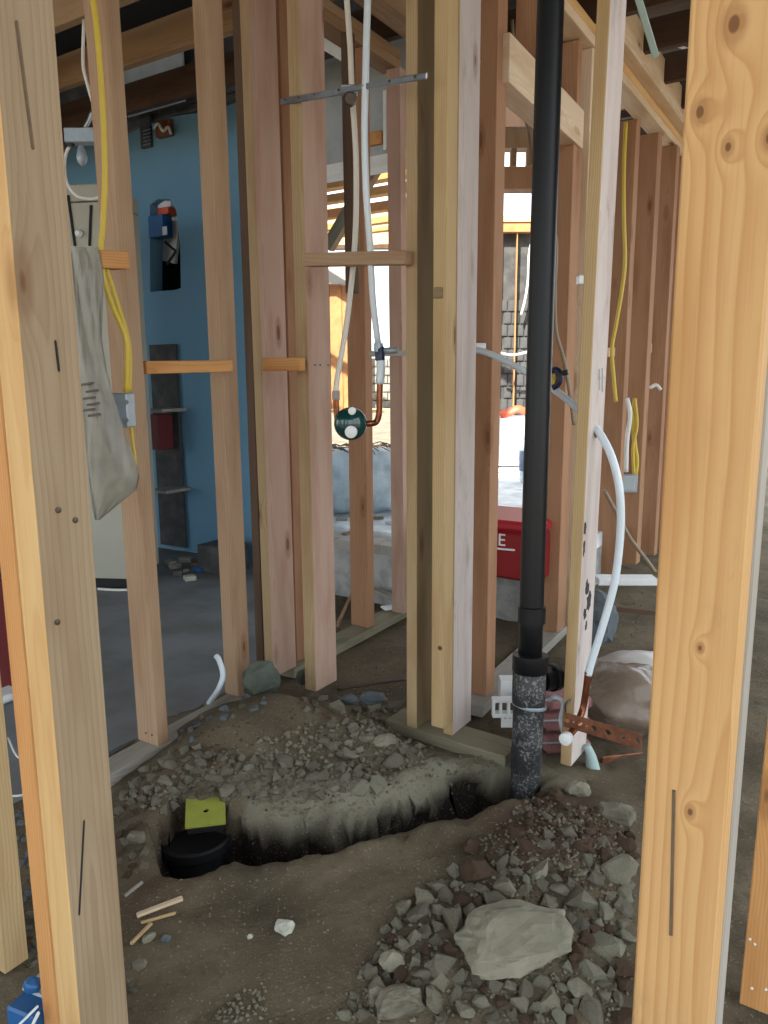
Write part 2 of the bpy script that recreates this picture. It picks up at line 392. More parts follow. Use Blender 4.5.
TMY = .5 * (np.interp(TMX, _n[_no, 0], _n[_no, 1]) + np.interp(TMX, _f[_fo, 0], _f[_fo, 1]))
def sdist(x, y, poly):
    d = np.full(x.shape, 1e9); ins = np.zeros(x.shape, bool); n = len(poly)
    for i in range(n):
        a = poly[i]; b = poly[(i + 1) % n]; ex, ey = b - a; wx, wy = x - a[0], y - a[1]
        t = np.clip((wx * ex + wy * ey) / (ex * ex + ey * ey), 0, 1); d = np.minimum(d, np.hypot(wx - t * ex, wy - t * ey))
        c = ((a[1] <= y) & (y < b[1])) | ((b[1] <= y) & (y < a[1]))
        xin = a[0] + (y - a[1]) / (ey if abs(ey) > 1e-9 else 1e-9) * ex; ins ^= c & (x < xin)
    return np.where(ins, d, -d)
def bumpf(x, y, px, py, zr, amp, rl, rr, pw=2.):
    c = at(px, py, zr); dx, dy = x - c.x, y - c.y
    a = (dx * L.x + dy * L.y) / rl; b = (dx * R.x + dy * R.y) / rr; return amp * np.exp(-(a * a + b * b) ** (pw / 2))
def ground_h(x, y, full=False):
    x = np.asarray(x, float); y = np.asarray(y, float)
    h = -.045 + .012 * fbm(x, y, 2.5) + .008 * fbm(x, y, 14, 3)
    near = np.clip((2.6 - y) / .4, 0, 1)
    h = h + near * .012 * fbm(x, y, 9, 4)
    u = x * R.x + y * R.y; v = x * L.x + y * L.y
    h = h + bumpf(x, y, 275, 712, .06, .15, .26, .20) + bumpf(x, y, 195, 765, .02, .07, .20, .16) + bumpf(x, y, 375, 745, 0, .07, .14, .10)
    h = h + bumpf(x, y, 300, 760, .02, .05, .4, .10)
    h = h + bumpf(x, y, 560, 850, 0, .09, .22, .18) + bumpf(x, y, 500, 930, 0, .05, .30, .25) + bumpf(x, y, 600, 800, 0, .04, .12, .10)
    h = h - np.clip((1.45 - y) / .6, 0, 1) * .03
    sd = sdist(x + .02 * fbm(x, y, 11, 3), y + .02 * fbm(y, x, 11, 3), TR)
    lipn = np.clip(1 - np.abs(sd + .03) / .07, 0, 1) * .02
    ym = np.interp(x, TMX, TMY); far = np.clip((y - ym) / .05 + .5, 0, 1)
    wdt = .05 + far * (.05 + .05 * fbm(x, y, 6, 2)); t = np.clip(sd / wdt, 0, 1); t = t * t * (3 - 2 * t)
    deep = .46
    h = h + lipn + fbm(x, y, 22, 3) * .018 * (sd > -.05) * (t < 1) + far * fbm(x, y, 16, 4) * .10 * np.clip(t * (1 - t) * 4, 0, 1)
    hh = h * (1 - t) + (-deep + .02 * fbm(x, y, 8)) * t
    if not full: return hh
    face = np.clip((sd + .15 + .12 * fbm(x, y, 5)) / .10, 0, 1) * far * np.clip((x + .45 + .25 * fbm(x, y, 7)) / .12, 0, 1)
    clay = np.clip(face, 0, 1) * np.clip((hh + .30) / .12, 0, 1) * np.clip(.75 + .8 * fbm(x, y, 13), .2, 1)
    clay = np.maximum(clay, .0)
    trench_shade = np.clip((-.062 - hh + .04 * fbm(x, y, 9)) / .035, 0, 1)  # trench shade put into the soil colour, darker with depth
    red = np.clip(bumpf(x, y, 560, 830, 0, 1.1, .20, .22, 3.) + bumpf(x, y, 150, 880, 0, .8, .07, .12) + bumpf(x, y, 180, 790, 0, .4, .15, .08), 0, 1) * (clay < .3)
    return hh, clay, trench_shade, red
def surf(px, py, z=-.03):
    """sight line through a pixel meets the dug ground"""
    o = Vector((0, 0, CAMH)); d = ray(px, py); d = d / d.y; ys = np.linspace(.6, 6, 1200)
    xs = o.x + d.x * ys; zs = o.z + d.z * ys; h = ground_h(xs, ys); k = np.argmax(zs <= h)
    return Vector((xs[k], ys[k], h[k]))
GX = np.arange(-1.9, 3.0, .014); GY = np.concatenate([np.arange(.55, 2.75, .013), np.arange(2.75, 6.4, .04)])
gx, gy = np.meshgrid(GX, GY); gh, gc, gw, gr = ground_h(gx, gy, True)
edge = np.minimum(np.minimum(gx - GX[0], GX[-1] - gx), np.minimum(gy - GY[0], GY[-1] - gy)); gh = np.where(edge < .02, -.06, gh)
uu = gx * R.x + gy * R.y; vv = gx * L.x + gy * L.y
gh = np.where((vv > 1.93) & (uu > 1.0) & (gh > -.075), gh - .035 * np.clip((vv - 1.93) / .1, 0, 1) * (uu > 1.95) , gh)
nxg, nyg = gx.shape[1], gx.shape[0]
slp = np.clip((-.02 - gh) / .06, 0, 1) * np.clip((gh + .42) / .06, 0, 1) * (np.interp(gx, TMX, TMY) < gy)
hx = gx + .05 * fbm(gx * 1.0 + 9, gh * 1.3, 14, 4) * slp; hy = gy + .07 * fbm(gx + 3, gh * 1.5 + 5, 11, 4) * slp
co = np.stack([hx, hy, gh], -1).reshape(-1, 3)
idx = np.arange(nxg * nyg).reshape(nyg, nxg); q = np.stack([idx[:-1, :-1], idx[:-1, 1:], idx[1:, 1:], idx[1:, :-1]], -1).reshape(-1, 4)
me = bpy.data.meshes.new('ground'); me.vertices.add(len(co)); me.vertices.foreach_set('co', co.ravel())
me.loops.add(q.size); me.loops.foreach_set('vertex_index', q.ravel()); me.polygons.add(len(q)); me.polygons.foreach_set('loop_start', np.arange(0, q.size, 4)); me.polygons.foreach_set('loop_total', np.full(len(q), 4))
me.polygons.foreach_set('use_smooth', [True] * len(q)); me.update(); me.validate()
for nm, arr in (('clay', gc), ('trench_shade', gw), ('red', gr)):
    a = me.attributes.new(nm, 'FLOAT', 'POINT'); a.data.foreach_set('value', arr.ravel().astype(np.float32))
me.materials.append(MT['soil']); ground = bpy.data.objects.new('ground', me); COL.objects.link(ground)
tag(ground, 'dug bare earth with a dark trench and a soil mound', kind='structure')
X0, X1, Y0, Y1 = GX[0], GX[-1], GY[0], GY[-1]; BG = 60.
mk('ground_outside', [(X0, Y0, -.06), (X1, Y0, -.06), (X1, Y1, -.06), (X0, Y1, -.06), (-BG, -BG, -.06), (BG, -BG, -.06), (BG, BG, -.06), (-BG, BG, -.06)],
   [(4, 5, 1, 0), (5, 6, 2, 1), (6, 7, 3, 2), (7, 4, 0, 3)], 'yard')['kind'] = 'structure'
# concrete slab of the left room
def slab(name, pts, z0, z1, mat, kind='structure', parent=None):
    n = len(pts); v = [p + Z * z0 for p in pts] + [p + Z * z1 for p in pts]
    f = [tuple(range(n))[::-1], tuple(range(n, 2 * n))] + [(i, (i + 1) % n, n + (i + 1) % n, n + i) for i in range(n)]
    o = mk(name, v, f, mat, parent)
    if kind: o['kind'] = kind
    return o
V1 = 1.915
slab('floor', [uvz(1.0, V1, 0), uvz(2.08, V1, 0), uvz(3.42, 2.9, 0), uvz(3.42, 6.5, 0), uvz(.2, 6.5, 0), uvz(.2, 2.4, 0), uvz(.75, 2.4, 0)], -.14, -.034, 'slab')

# ---------------------------------------------------------------- studs
def stud(xc, yb, xl, xr, mat, label, name='wall_stud', z0=0., z1=2.36, s=None, t=None, dxt=0., Y=None, yref=None, group=None, cat='stud'):
    """nearest corner stands at pixel (xc, yb); xl / xr are the pixels of the neighbouring edges"""
    C = at(xc, yb, z0) if Y is None else atd(xc, yb, Y)
    zr = C.z if Y is not None else z0
    dxt_ = dxt
    def solve(d, xt):
        lo, hi = 0., .4; f0 = proj(C)[0] - xt
        for _ in range(40):
            mid = (lo + hi) / 2; fm = proj(C + d * mid)[0] - xt
            if (fm > 0) == (f0 > 0): lo = mid
            else: hi = mid
        return (lo + hi) / 2
    if s is None: s = solve(L, xl)
    if t is None: t = solve(R, xr)
    C.z = z0; ctr = C + L * (s / 2) + R * (t / 2)
    lean = dxt * C.y / FPX; top = ctr + Vector((lean, 0, z1 - z0))
    o = board(name, ctr, top, R, t, s, mat); tag(o, label, cat, group); return o
def nails(o, pts, r=.004, mat='nail', out=None):
    for p, n in pts:
        lathe('nail_head', p, n, [(r, -.004), (r, .0015), (r * .6, .0025)], mat, o, seg=8)
def facept(px, py, corner_uv, face):
    return atu(px, py, corner_uv) if face == 'u' else atv(px, py, corner_uv)
st = {}
# nearest wall, left side
st['A'] = stud(50, 690, 28, 103, 'dull', 'big tan stud close to the camera with a long split, left of the plastic bag', Y=1.05, z0=-.05)
st['A2'] = stud(28, 690, 11, 80, 'orange', 'orange stud fixed flat against the big tan stud near the blue carton', Y=1.085, z0=-.05, t=.075)
st['A3'] = stud(5, 975, -45, 29, 'yellow', 'knotty stud cut by the edge of the view beside the blue carton', z0=-.05, z1=2.3)
# nearest wall, right side
st['Z'] = stud(735, 700, 651, 743, 'fresh', 'wide orange-yellow stud with a dark knot and grey stains', Y=.62, z0=-.05, t=.038)
cz = st['Z'].matrix_world.translation.copy() if False else st['Z'].matrix_basis.translation.copy()
ZS = st['Z'].dimensions
def sister(o, du, dv, mat, label, t=.038, s=None):
    m = o.matrix_basis.copy(); x = m.col[0].xyz.normalized(); y = m.col[1].xyz.normalized()
    bx = [Vector(c) for c in o.bound_box]; sx = max(b.x for b in bx) - min(b.x for b in bx); sy = max(b.y for b in bx) - min(b.y for b in bx); h = max(b.z for b in bx)
    a = m.translation + x * du + y * dv; n = board('wall_stud', a, a + m.col[2].xyz.normalized() * h, x, t, s or sy, mat); tag(n, label, 'stud'); return n
st['Zs'] = sister(st['Z'], .0395, -.002, 'weather', 'weathered grey stud sandwiched behind the wide orange-yellow stud', t=.038)
c = at(739, 1004, -.04); a = c + R * .019 - L * .0445
o = board('wall_stud', a, a + Vector((.03, 0, 2.4)), R, .038, .089, 'orange'); tag(o, 'orange stud with white nail heads at its foot, by the weathered grey stud', 'stud'); st['Z2'] = o
# left room wall
st['B'] = stud(158, 747, 138, 169, 'tan', 'tan stud carrying the yellow cable and grey outlet box', dxt=-6)
st['C'] = stud(238.5, 697, 225, 251, 'tan', 'tan stud at the left end of the tight cluster, above the grey-green stone', dxt=-2)
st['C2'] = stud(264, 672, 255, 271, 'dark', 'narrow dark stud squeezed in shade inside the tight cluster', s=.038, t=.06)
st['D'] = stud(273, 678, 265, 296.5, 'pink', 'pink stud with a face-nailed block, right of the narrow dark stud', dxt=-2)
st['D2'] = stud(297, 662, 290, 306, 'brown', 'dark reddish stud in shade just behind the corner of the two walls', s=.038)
st['E'] = stud(316, 692, 305, 337, 'pink', 'pale pink corner stud with three small nail holes, foot on the soil mound', dxt=-1)
# plumbing wall
st['F1'] = stud(416.5, 729, 406.5, 433, 'olive', 'greenish stud at the left of the tripled post')
st['F2'] = stud(443, 729, 431, 452, 'yellow', 'yellow middle stud of the tripled post, ending above the sole plate', z0=.05)
st['F3'] = stud(452.5, 736, 443, 471, 'chalk', 'pale stud at the right of the tripled post with a round knot low down')
st['K'] = stud(571, 767, 560, 586, 'chalk', 'chalky stud with black paint marks and a hole for the bent water tube', dxt=10)
# kitchen side wall
st['G'] = stud(486, 697, 470, 494.5, 'brown', 'reddish brown stud with three nail points, left side of the headed doorway')
st['H'] = stud(557, 633, 537, 565, 'brown', 'broad reddish brown stud right behind the black pipe', z1=2.0)
st['H2'] = stud(571, 625, 566, 577, 'pale', 'thin pale stud edge between the black pipe and the marked chalky stud', s=.06)
st['J1'] = stud(615, 575, 593, 619, 'brown', 'brown stud with a hanging yellow cable, first of the three sunlit-edge studs')
st['J2'] = stud(636, 565, 616, 640, 'brown', 'brown stud holding the small grey switch box')
st['J3'] = stud(654, 556, 636, 657, 'brown', 'brown stud holding the white cable loop near the wide orange-yellow stud')
st['J4'] = stud(672, 549, 655, 676, 'brown', 'brown stud mostly hidden by the wide orange-yellow stud')
# far row
st['V'] = stud(368, 628, 351, 374.5, 'brown', 'lone dark brown stud standing on the far plate behind the shower valve')
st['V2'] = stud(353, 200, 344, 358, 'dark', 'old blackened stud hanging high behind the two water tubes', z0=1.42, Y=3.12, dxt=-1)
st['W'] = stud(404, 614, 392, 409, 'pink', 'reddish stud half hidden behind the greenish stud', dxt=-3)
def two_tone(o, mat):                                       # left-looking faces coloured apart: part wood tone, part light tint painted in
    o.data.materials.append(MT[mat])
    for p_ in o.data.polygons:
        if p_.normal.x < -.5: p_.material_index = 1
for k_, m_ in (('A', 'honey'), ('E', 'straw'), ('D', 'straw'), ('F1', 'straw'), ('F3', 'yellow'), ('K', 'yellow'), ('G', 'brown'), ('C', 'tan')):  # F1's olive right face carries the shade of the adjoining stud in its colour
    if k_ in 'AEDF1F3K': two_tone(st[k_], m_)
# cripple studs over the doorway header
UG = st['G'].matrix_basis.translation.dot(R); VG = st['G'].matrix_basis.translation.dot(L); VH = st['H'].matrix_basis.translation.dot(L); UH = st['H'].matrix_basis.translation.dot(R)
st['Hc'] = board('wall_stud', uvz(UH - .01, VH, 2.125), uvz(UH - .01, VH, 2.355), R, .038, .089, 'brown'); tag(st['Hc'], 'short cripple stud with nail points over the right end of the header', 'stud')
pc = atv(531, 60, VG); o = board('wall_stud', uvz(pc.dot(R), VG + .01, 2.125), uvz(pc.dot(R), VG + .01, 2.355), R, .038, .08, 'brown'); tag(o, 'short cripple stud over the middle of the header, left of the black pipe', 'stud')

# ---------------------------------------------------------------- plates, header, blocks, braces
def uv_of(o): p = o.matrix_basis.translation; return p.dot(R), p.dot(L)
def plate(u0, v0, u1, v1, z, wdt, th, mat, label, name='sole_plate', cat='sole plate'):
    a = uvz(u0, v0, z - th / 2); b = uvz(u1, v1, z - th / 2); o = board(name, a, b, Z, th, wdt, mat); tag(o, label, cat); return o
uB, vB = uv_of(st['B']); uE, vE = uv_of(st['E']); uF, vF = uv_of(st['F3']); uK, vK = uv_of(st['K']); uV, vV = uv_of(st['V'])
plate(uB - .22, vB - .02, uB + .42, vB + .02, 0, .085, .04, 'weather', 'dusty grey sole plate under the cable-carrying stud, half buried by soil')
plate(uE + .06, vV - .03, 3.02, vV + .0, 0, .10, .038, 'treated', 'greenish sole plate running away under the lone dark brown stud')
uF1, vF1 = uv_of(st['F1'])
plate(uF1 + .005, vF1 + .1, at(511, 752, 0).dot(R) + .02, at(511, 752, 0).dot(L), 0, .11, .04, 'treated', 'soil-stained sole plate from the tripled post to the black pipe')
uH, vH = uv_of(st["H"]); uG, vG = uv_of(st["G"]); uJ, vJ = uv_of(st['J3'])
plate(uG - .12, vG - .01, uH + .1, VH, 0, .095, .038, 'weather', 'dusty sole plate across the headed doorway')
ha = atv(500, 62, vG - .03); hb = atv(584, 112, VH - .03)
o = board('header_beam', uvz(uG + .0, vG - .01, 2.045), uvz(uH + .03, VH - .01, 2.045), Z, .14, .088, 'pale'); tag(o, 'pale wooden header beam spanning the doorway behind the black pipe', 'beam')
# top plates
dJ = (uvz(uJ, vJ, 0) - uvz(uG, vG, 0)); sl = (vJ - vG) / (uJ - uG)
def tp(name, u0, u1, z0, z1, off, wdt, mat, label, vv0=vG, s_=sl, cat='top plate'):
    a = uvz(u0, vv0 + (u0 - uG) * s_ + off, (z0 + z1) / 2); b = uvz(u1, vv0 + (u1 - uG) * s_ + off, (z0 + z1) / 2)
    o = board(name, a, b, Z, z1 - z0, wdt, mat); tag(o, label, cat); return o
tp('top_plate', uG - .3, 6.2, 2.36, 2.398, 0, .09, 'pale', 'lower top plate over the sunlit-edge studs on the right')
tp('top_plate', uG - .3, 6.2, 2.399, 2.437, 0, .09, 'honey', 'upper top plate under the speckled rim timber on the right')
tp('rim_beam', uG + 1.0, 6.2, 2.439, 2.60, -.03, .14, 'pale', 'speckled pale rim timber lying on the right-hand top plates', cat='beam')
slV = (vV - vE) / (uV - uE)
o = plate(uB - 1.2, vB, 2.98, vV, 2.398, .09, .038, 'joist', 'brown lower top plate above the corner and the lone dark brown stud', 'top_plate', 'top plate')
o = plate(uB - 1.2, vB, 2.98, vV, 2.437, .09, .038, 'joist', 'brown upper top plate above the corner and the lone dark brown stud', 'top_plate', 'top plate')
o = board('ceiling_beam', uvz(uE + .1, vV - .16, 2.56), uvz(2.96, vV - .16, 2.54), Z, .20, .10, 'joist'); tag(o, 'big brown ceiling beam behind the tops of the water tubes', 'beam')
plate(uF, vE + .07, uF, vG + .05, 2.398, .09, .038, 'tan', 'top plate over the plumbing wall and the tripled post', 'top_plate', 'top plate')
# blocks nailed across faces of studs
def block(x0, y0, x1, y1, yb0, yb1, d0, d1, mat, label, depth=.06, name='wood_block', parent=None, cat='block'):
    """block whose near face runs from pixel (x0, y0..yb0) to (x1, y1..yb1) at forward distances d0, d1"""
    a = atd(x0, y0, d0); b = atd(x1, y1, d1); a2 = atd(x0, yb0, d0); h = abs(a.z - a2.z)
    z = (a.z + a2.z) / 2; a.z = z; b.z = (b.z + atd(x1, yb1, d1).z) / 2
    d = (b - a).normalized(); out = Vector((-d.y, d.x, 0)); 
    if out.y < 0: out = -out
    o = board(name, a + out * depth / 2, b + out * depth / 2, Z, h, depth, mat); tag(o, label, cat); return o
block(146, 361, 233, 359, 374, 373, 2.24, 2.50, 'orange', 'orange-brown block spanning from the cable-carrying stud to the tan stud', depth=.03)
block(262, 358, 299, 357, 371, 371, 2.60, 2.50, 'orange', 'short orange-brown block nailed over the pink stud at eye level', depth=.03)
block(303, 253, 405, 249, 266, 265, 2.46, 2.24, 'tan', 'brown block with bowed ends nailed between the corner stud and the tripled post', depth=.04)
block(101, 250, 129, 252, 268, 268, 2.02, 2.10, 'orange', 'reddish block nailed behind the top of the hanging plastic bag', depth=.06)
block(609, 348, 626, 346, 357, 356, 4.10, 4.3, 'pale', 'pale block left of the stud holding the grey switch box', depth=.06)
block(649, 344, 664, 342, 353, 352, 4.6, 4.75, 'pale', 'pale block right of the stud holding the grey switch box', depth=.06)
block(632, 282, 650, 280, 290, 290, 4.42, 4.7, 'weather', 'chalky block between the grey switch box stud and the next stud, above eye level', depth=.08)
block(579, 275, 586, 275, 284, 284, 2.9, 2.9, 'white', 'tiny white block end left of the marked chalky stud', depth=.04)
block(476, 343, 486, 343, 352, 352, 2.5, 2.5, 'whitepaint', 'small white block end against the reddish brown stud beside the pale stud', depth=.03)
block(368, 351, 406, 349, 357, 357, 3.28, 3.36, 'weather', 'grey rail nailed between the lone dark brown stud and the half-hidden stud', depth=.03)

# ---------------------------------------------------------------- left room: blue wall, locker, shelf, niche
pb = at(222, 558, -.034); UB = pb.dot(R)                   # plane of the old outer wall
def wall_with_hole(name, u, v0, v1, z0, top, hole, mat, th=.10):
    """wall in the plane p.R = u from v0 to v1, ragged top, polygonal hole (list of (v, z))"""
    bm = bmesh.new()
    outer = [(v0, z0), (v1, z0)] + [(v1 + (v0 - v1) * i / 24, top(v1 + (v0 - v1) * i / 24)) for i in range(25)]
    def loop(pts): vs = [bm.verts.new(uvz(u, a, b)) for a, b in pts]; return [bm.edges.new((vs[i], vs[(i + 1) % len(vs)])) for i in range(len(vs))]
    e = loop(outer) + loop(hole)
    r_ = bmesh.ops.triangle_fill(bm, edges=e, use_beauty=True)
    g = bmesh.ops.extrude_face_region(bm, geom=list(bm.faces)); bmesh.ops.translate(bm, verts=[x for x in g['geom'] if isinstance(x, bmesh.types.BMVert)], vec=R * th)
    bmesh.ops.recalc_face_normals(bm, faces=bm.faces); me = bpy.data.meshes.new(name); bm.to_mesh(me); bm.free(); me.materials.append(MT[mat])
    o = bpy.data.objects.new(name, me); COL.objects.link(o); o['kind'] = 'structure'; return o
hp = [atu(a, b, UB) for a, b in ((150, 205), (158, 199), (170, 199), (176, 210), (178, 225), (180, 240), (181, 288), (175, 290), (150, 292))]
hole = [(p.dot(L), p.z) for p in hp]
rt = random.Random(2)
pr = atu(336, 560, UB).dot(L)
wall_with_hole('wall_left', UB, pr + .12, 6.4, -.03, lambda v: 2.60 + .03 * math.sin(v * 9) + .02 * math.sin(v * 31), hole, 'blue')
# niche behind the hole with its boxes
c = atu(166, 288, UB) + R * .25; nic = empty('wall_niche', c); tag(nic, 'dark niche opened through the blue wall beside the beige locker', 'niche')
vN = [a for a, _ in hole]; zN = [b for _, b in hole]; vmid = (min(vN) + max(vN)) / 2; vw = max(vN) - min(vN) + .16
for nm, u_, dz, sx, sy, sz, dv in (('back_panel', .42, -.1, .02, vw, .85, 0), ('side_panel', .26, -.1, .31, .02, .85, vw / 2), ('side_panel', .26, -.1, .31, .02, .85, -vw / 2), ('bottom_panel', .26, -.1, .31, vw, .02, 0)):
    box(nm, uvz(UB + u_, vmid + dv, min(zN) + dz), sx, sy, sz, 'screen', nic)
box('paper_stack', atu(166, 216, UB + .1) + Z * .0, .08, .13, .05, 'orangecloth')
tag(COL.objects[-1] if False else bpy.data.objects['paper_stack'], 'orange and white paper stack in the niche of the blue wall', 'paper')
o = box('leaning_board', atu(168, 262, UB + .16), .03, .15, .42, 'whitepaint', bev=.004); o.rotation_euler.rotate_axis('X', .25); tag(o, 'white leaning board inside the niche of the blue wall', 'board')
o = box('paper_box', atu(168, 208, UB + .08), .06, .12, .04, 'whitepaint'); tag(o, 'small white carton at the top of the niche', 'carton')
o = box('blue_tool_box', atu(161, 238, UB + .03), .08, .13, .13, 'bluebox'); tag(o, 'small blue case with a pale square hanging at the niche', 'case')
bb = o; box('label_plate', atu(165, 235, UB - .015) , .004, .04, .05, 'pex', bb)
tube('case_strap', [atu(165, 242, UB - .05), atu(172, 248, UB - .06), atu(175, 252, UB - .06), atu(167, 264, UB - .05)], .008, 'rubber')
tag(bpy.data.objects['case_strap'], 'black strap dangling under the small blue case', 'strap')
# vent and wires on the blue wall
o = box('wall_vent', atu(147, 148, UB - .01), .02, .09, .20, 'tarpaper'); tag(o, 'small black louvred vent high on the blue wall', 'vent')
for i in range(5): box('louvre', atu(147, 145 - i * 3.6, UB - .024), .008, .07, .008, 'steel', o)
o = box('junction_box', atu(165, 137, UB - .02), .04, .12, .09, 'rust'); tag(o, 'small rusty junction box with pale wires on the blue wall', 'junction box')
tube('pale_wire', [atu(154, 128, UB - .05), atu(158, 124, UB - .08), atu(163, 131, UB - .08), atu(168, 127, UB - .05), atu(171, 134, UB - .05)], .008, 'cablewhite', o)
# dark attic debris above the blue wall
o = box('attic_panel', uvz(UB + .02, atu(155, 100, UB).dot(L), 2.66), .03, 1.3, .36, 'tarpaper'); tag(o, 'torn dark sheathing panel above the blue wall', 'panel')
o = box('attic_panel', uvz(UB - .08, atu(165, 95, UB).dot(L), 2.64), .02, .5, .30, 'greyboard'); tag(o, 'stained grey sheathing scrap leaning above the blue wall', 'panel')
# tall beige locker
pl = at(131, 589, -.034); lock = empty('metal_locker', pl); tag(lock, 'tall beige metal locker with black vent slots, against the blue wall', 'locker')
xl_ = (at(66, 587, -.034) - pl); xl_.z = 0; wl = xl_.length; xl_.normalize(); yl_ = Vector((-xl_.y, xl_.x, 0)); yl_ = yl_ if yl_.y > 0 else -yl_
ptop = atd(131, 183, pl.y).z
def solve_d():
    lo, hi = 0.1, 1.5
    for _ in range(30):
        m_ = (lo + hi) / 2
        if proj(pl + R * m_)[0] < 158: lo = m_
        else: hi = m_
    return lo
dl = solve_d()
rl_ = at(160, 572, -.034) - pl; rl_.z = 0
v = [pl, pl + xl_ * (wl + .15), pl + xl_ * (wl + .15) + rl_, pl + rl_]
def prism(name, pts, z0, z1, mat, parent=None, bev=.004):
    bm = bmesh.new(); n = len(pts); c0 = sum(pts, Vector()) / n; c0.z = z0
    b_ = [bm.verts.new((p.x - c0.x, p.y - c0.y, 0)) for p in pts]; t_ = [bm.verts.new((p.x - c0.x, p.y - c0.y, z1 - z0)) for p in pts]
    bm.faces.new(b_[::-1]); bm.faces.new(t_); [bm.faces.new((b_[i], b_[(i + 1) % n], t_[(i + 1) % n], t_[i])) for i in range(n)]
    bmesh.ops.recalc_face_normals(bm, faces=bm.faces)
    if bev: bmesh.ops.bevel(bm, geom=list(bm.edges), offset=bev, segments=1, affect='EDGES')
    bm.verts.index_update(); vs = [v_.co.copy() for v_ in bm.verts]; fs = [[v_.index for v_ in f_.verts] for f_ in bm.faces]; bm.free()
    return mk(name, vs, fs, mat, parent, Matrix.Translation(c0))
lbody = prism('body', v, 0.02, ptop - .085, 'locker', lock); prism('top_cap', v, ptop - .08, ptop, 'locker', lock); prism('base', [p + (lambda c_: (c_ - p) * .03)(sum(v, Vector()) / 4) for p in v], -.034, .02, 'lockerdark', lock)
def onl(px, py, off=.004):                                 # point on the locker's front
    n = yl_; d = ray(px, py); o_ = Vector((0, 0, CAMH)); return o_ + d * ((pl - n * off - o_).dot(n) / d.dot(n))
for x0, y0, x1, y1 in ((68, 195, 75, 246), (91, 205, 89.5, 246)): board('vent_slot', onl(x0, y0), onl(x1, y1), xl_, .014, .006, 'lockerdark', lbody)
lathe('knob', onl(80, 234, 0), -yl_, [(.016, 0), (.02, .012), (.012, .03)], 'white', lbody, seg=14)
# shelf beside the locker
sh = empty('wall_shelf', atu(168, 560, UB - .1)); tag(sh, 'narrow dark shelf unit standing between the locker and the blue wall', 'shelf')
vs_ = atu(171, 470, UB - .15).dot(L)
for z_ in (atu(168, 412, UB - .15).z, atu(168, 492, UB - .15).z): box('shelf_board', uvz(UB - .12, vs_ + .05, z_), .2, .16, .02, 'weather', sh)
box('back_panel', uvz(UB - .02, vs_ + .16, 0), .02, .24, 1.3, 'tarpaper', sh)
o = box('red_carton', uvz(UB - .13, vs_ + .10, atu(168, 450, UB - .15).z), .12, .10, .22, 'redbox'); tag(o, 'dull red carton in the dark shelf beside the locker', 'carton'); 
o = box('scrap_box', at(220, 568, -.034) - R * .02 - L * .05, .20, .22, .16, 'tarpaper', bev=.004); tag(o, 'open dark cardboard box on the slab at the foot of the blue wall', 'box')
rnd = random.Random(11)
for i, (px, py, m_, lb) in enumerate(((186, 562, 'debris', 'pale torn board scrap on the slab'), (176, 568, 'debris', 'light plaster flake near the locker foot'), (200, 571, 'bluebox', 'small blue lid among the debris on the slab'),
        (209, 561, 'debris', 'thin pale strip in front of the dark box'), (190, 580, 'rockwhite', 'white chip lying nearest of the debris by the blue wall'), (178, 575, 'tarpaper', 'dark crumpled scrap by the locker'),
        (196, 564, 'kraft', 'brown paper scrap in front of the blue wall'), (221, 563, 'bluebox', 'blue scrap half behind the tan stud'), (183, 572, 'weather', 'grey splinter beside the plaster flake'), (170, 565, 'debris', 'grey crumbs of plaster right at the locker'))):
    o = box('scrap', at(px, py, -.034), .05 + .07 * rnd.random(), .03 + .04 * rnd.random(), .012 + .02 * rnd.random(), m_, x=Vector((math.cos(i * 1.3), math.sin(i * 1.3), 0))); tag(o, lb, 'debris')
# lamp cord and bulb by the left joists
tube('cord_loop', [atd(84, 20, 2.9), atd(83, 60, 2.9), atd(85, 75, 2.9), atd(92, 100, 2.9), atd(96, 112, 2.92)], .006, 'cablewhite'); tag(bpy.data.objects['cord_loop'], 'thin white cord hanging from the joists at upper left', 'cord')
lamp = empty('pendant_bulb', atd(80, 138, 3.0)); tag(lamp, 'unlit bulb hanging from a tangle of fittings above the locker', 'bulb')
lathe('bulb', atd(82.5, 166, 3.0), Z, [(.004, 0), (.016, .012), (.02, .03), (.014, .055), (.009, .07)], 'greysteel', lamp, seg=14)
tube('stem', [atd(82, 146, 3.0), atd(82.5, 156, 3.0)], .005, 'cablewhite', lamp)
box('bracket', atd(82, 144, 3.0), .11, .05, .05, 'greysteel', lamp, x=Vector((1, 0, 0)))
tube('fitting_arm', [atd(80, 136, 3.0), atd(88, 122, 3.0), atd(92, 112, 3.0)], .008, 'steel', lamp)
lathe('plug', atd(71, 143, 3.0), Z, [(.014, -.015), (.014, .015)], 'rubber', lamp, seg=12)
tube('white_cable', [atd(71, 143, 3.0), atd(65, 158, 3.0), atd(66, 180, 3.0), atd(76, 195, 3.0), atd(90, 199, 3.0), atd(102, 197, 3.0)], .006, 'cablewhite'); tag(bpy.data.objects['white_cable'], 'white cable looping down in front of the beige locker', 'cable')

# ---------------------------------------------------------------- platform room behind (old wall line continues)
UP = UB - .02
uP1 = atu(398, 559, UP)
PZ = .24
vL_, vR_ = pr + .11, vG + .02
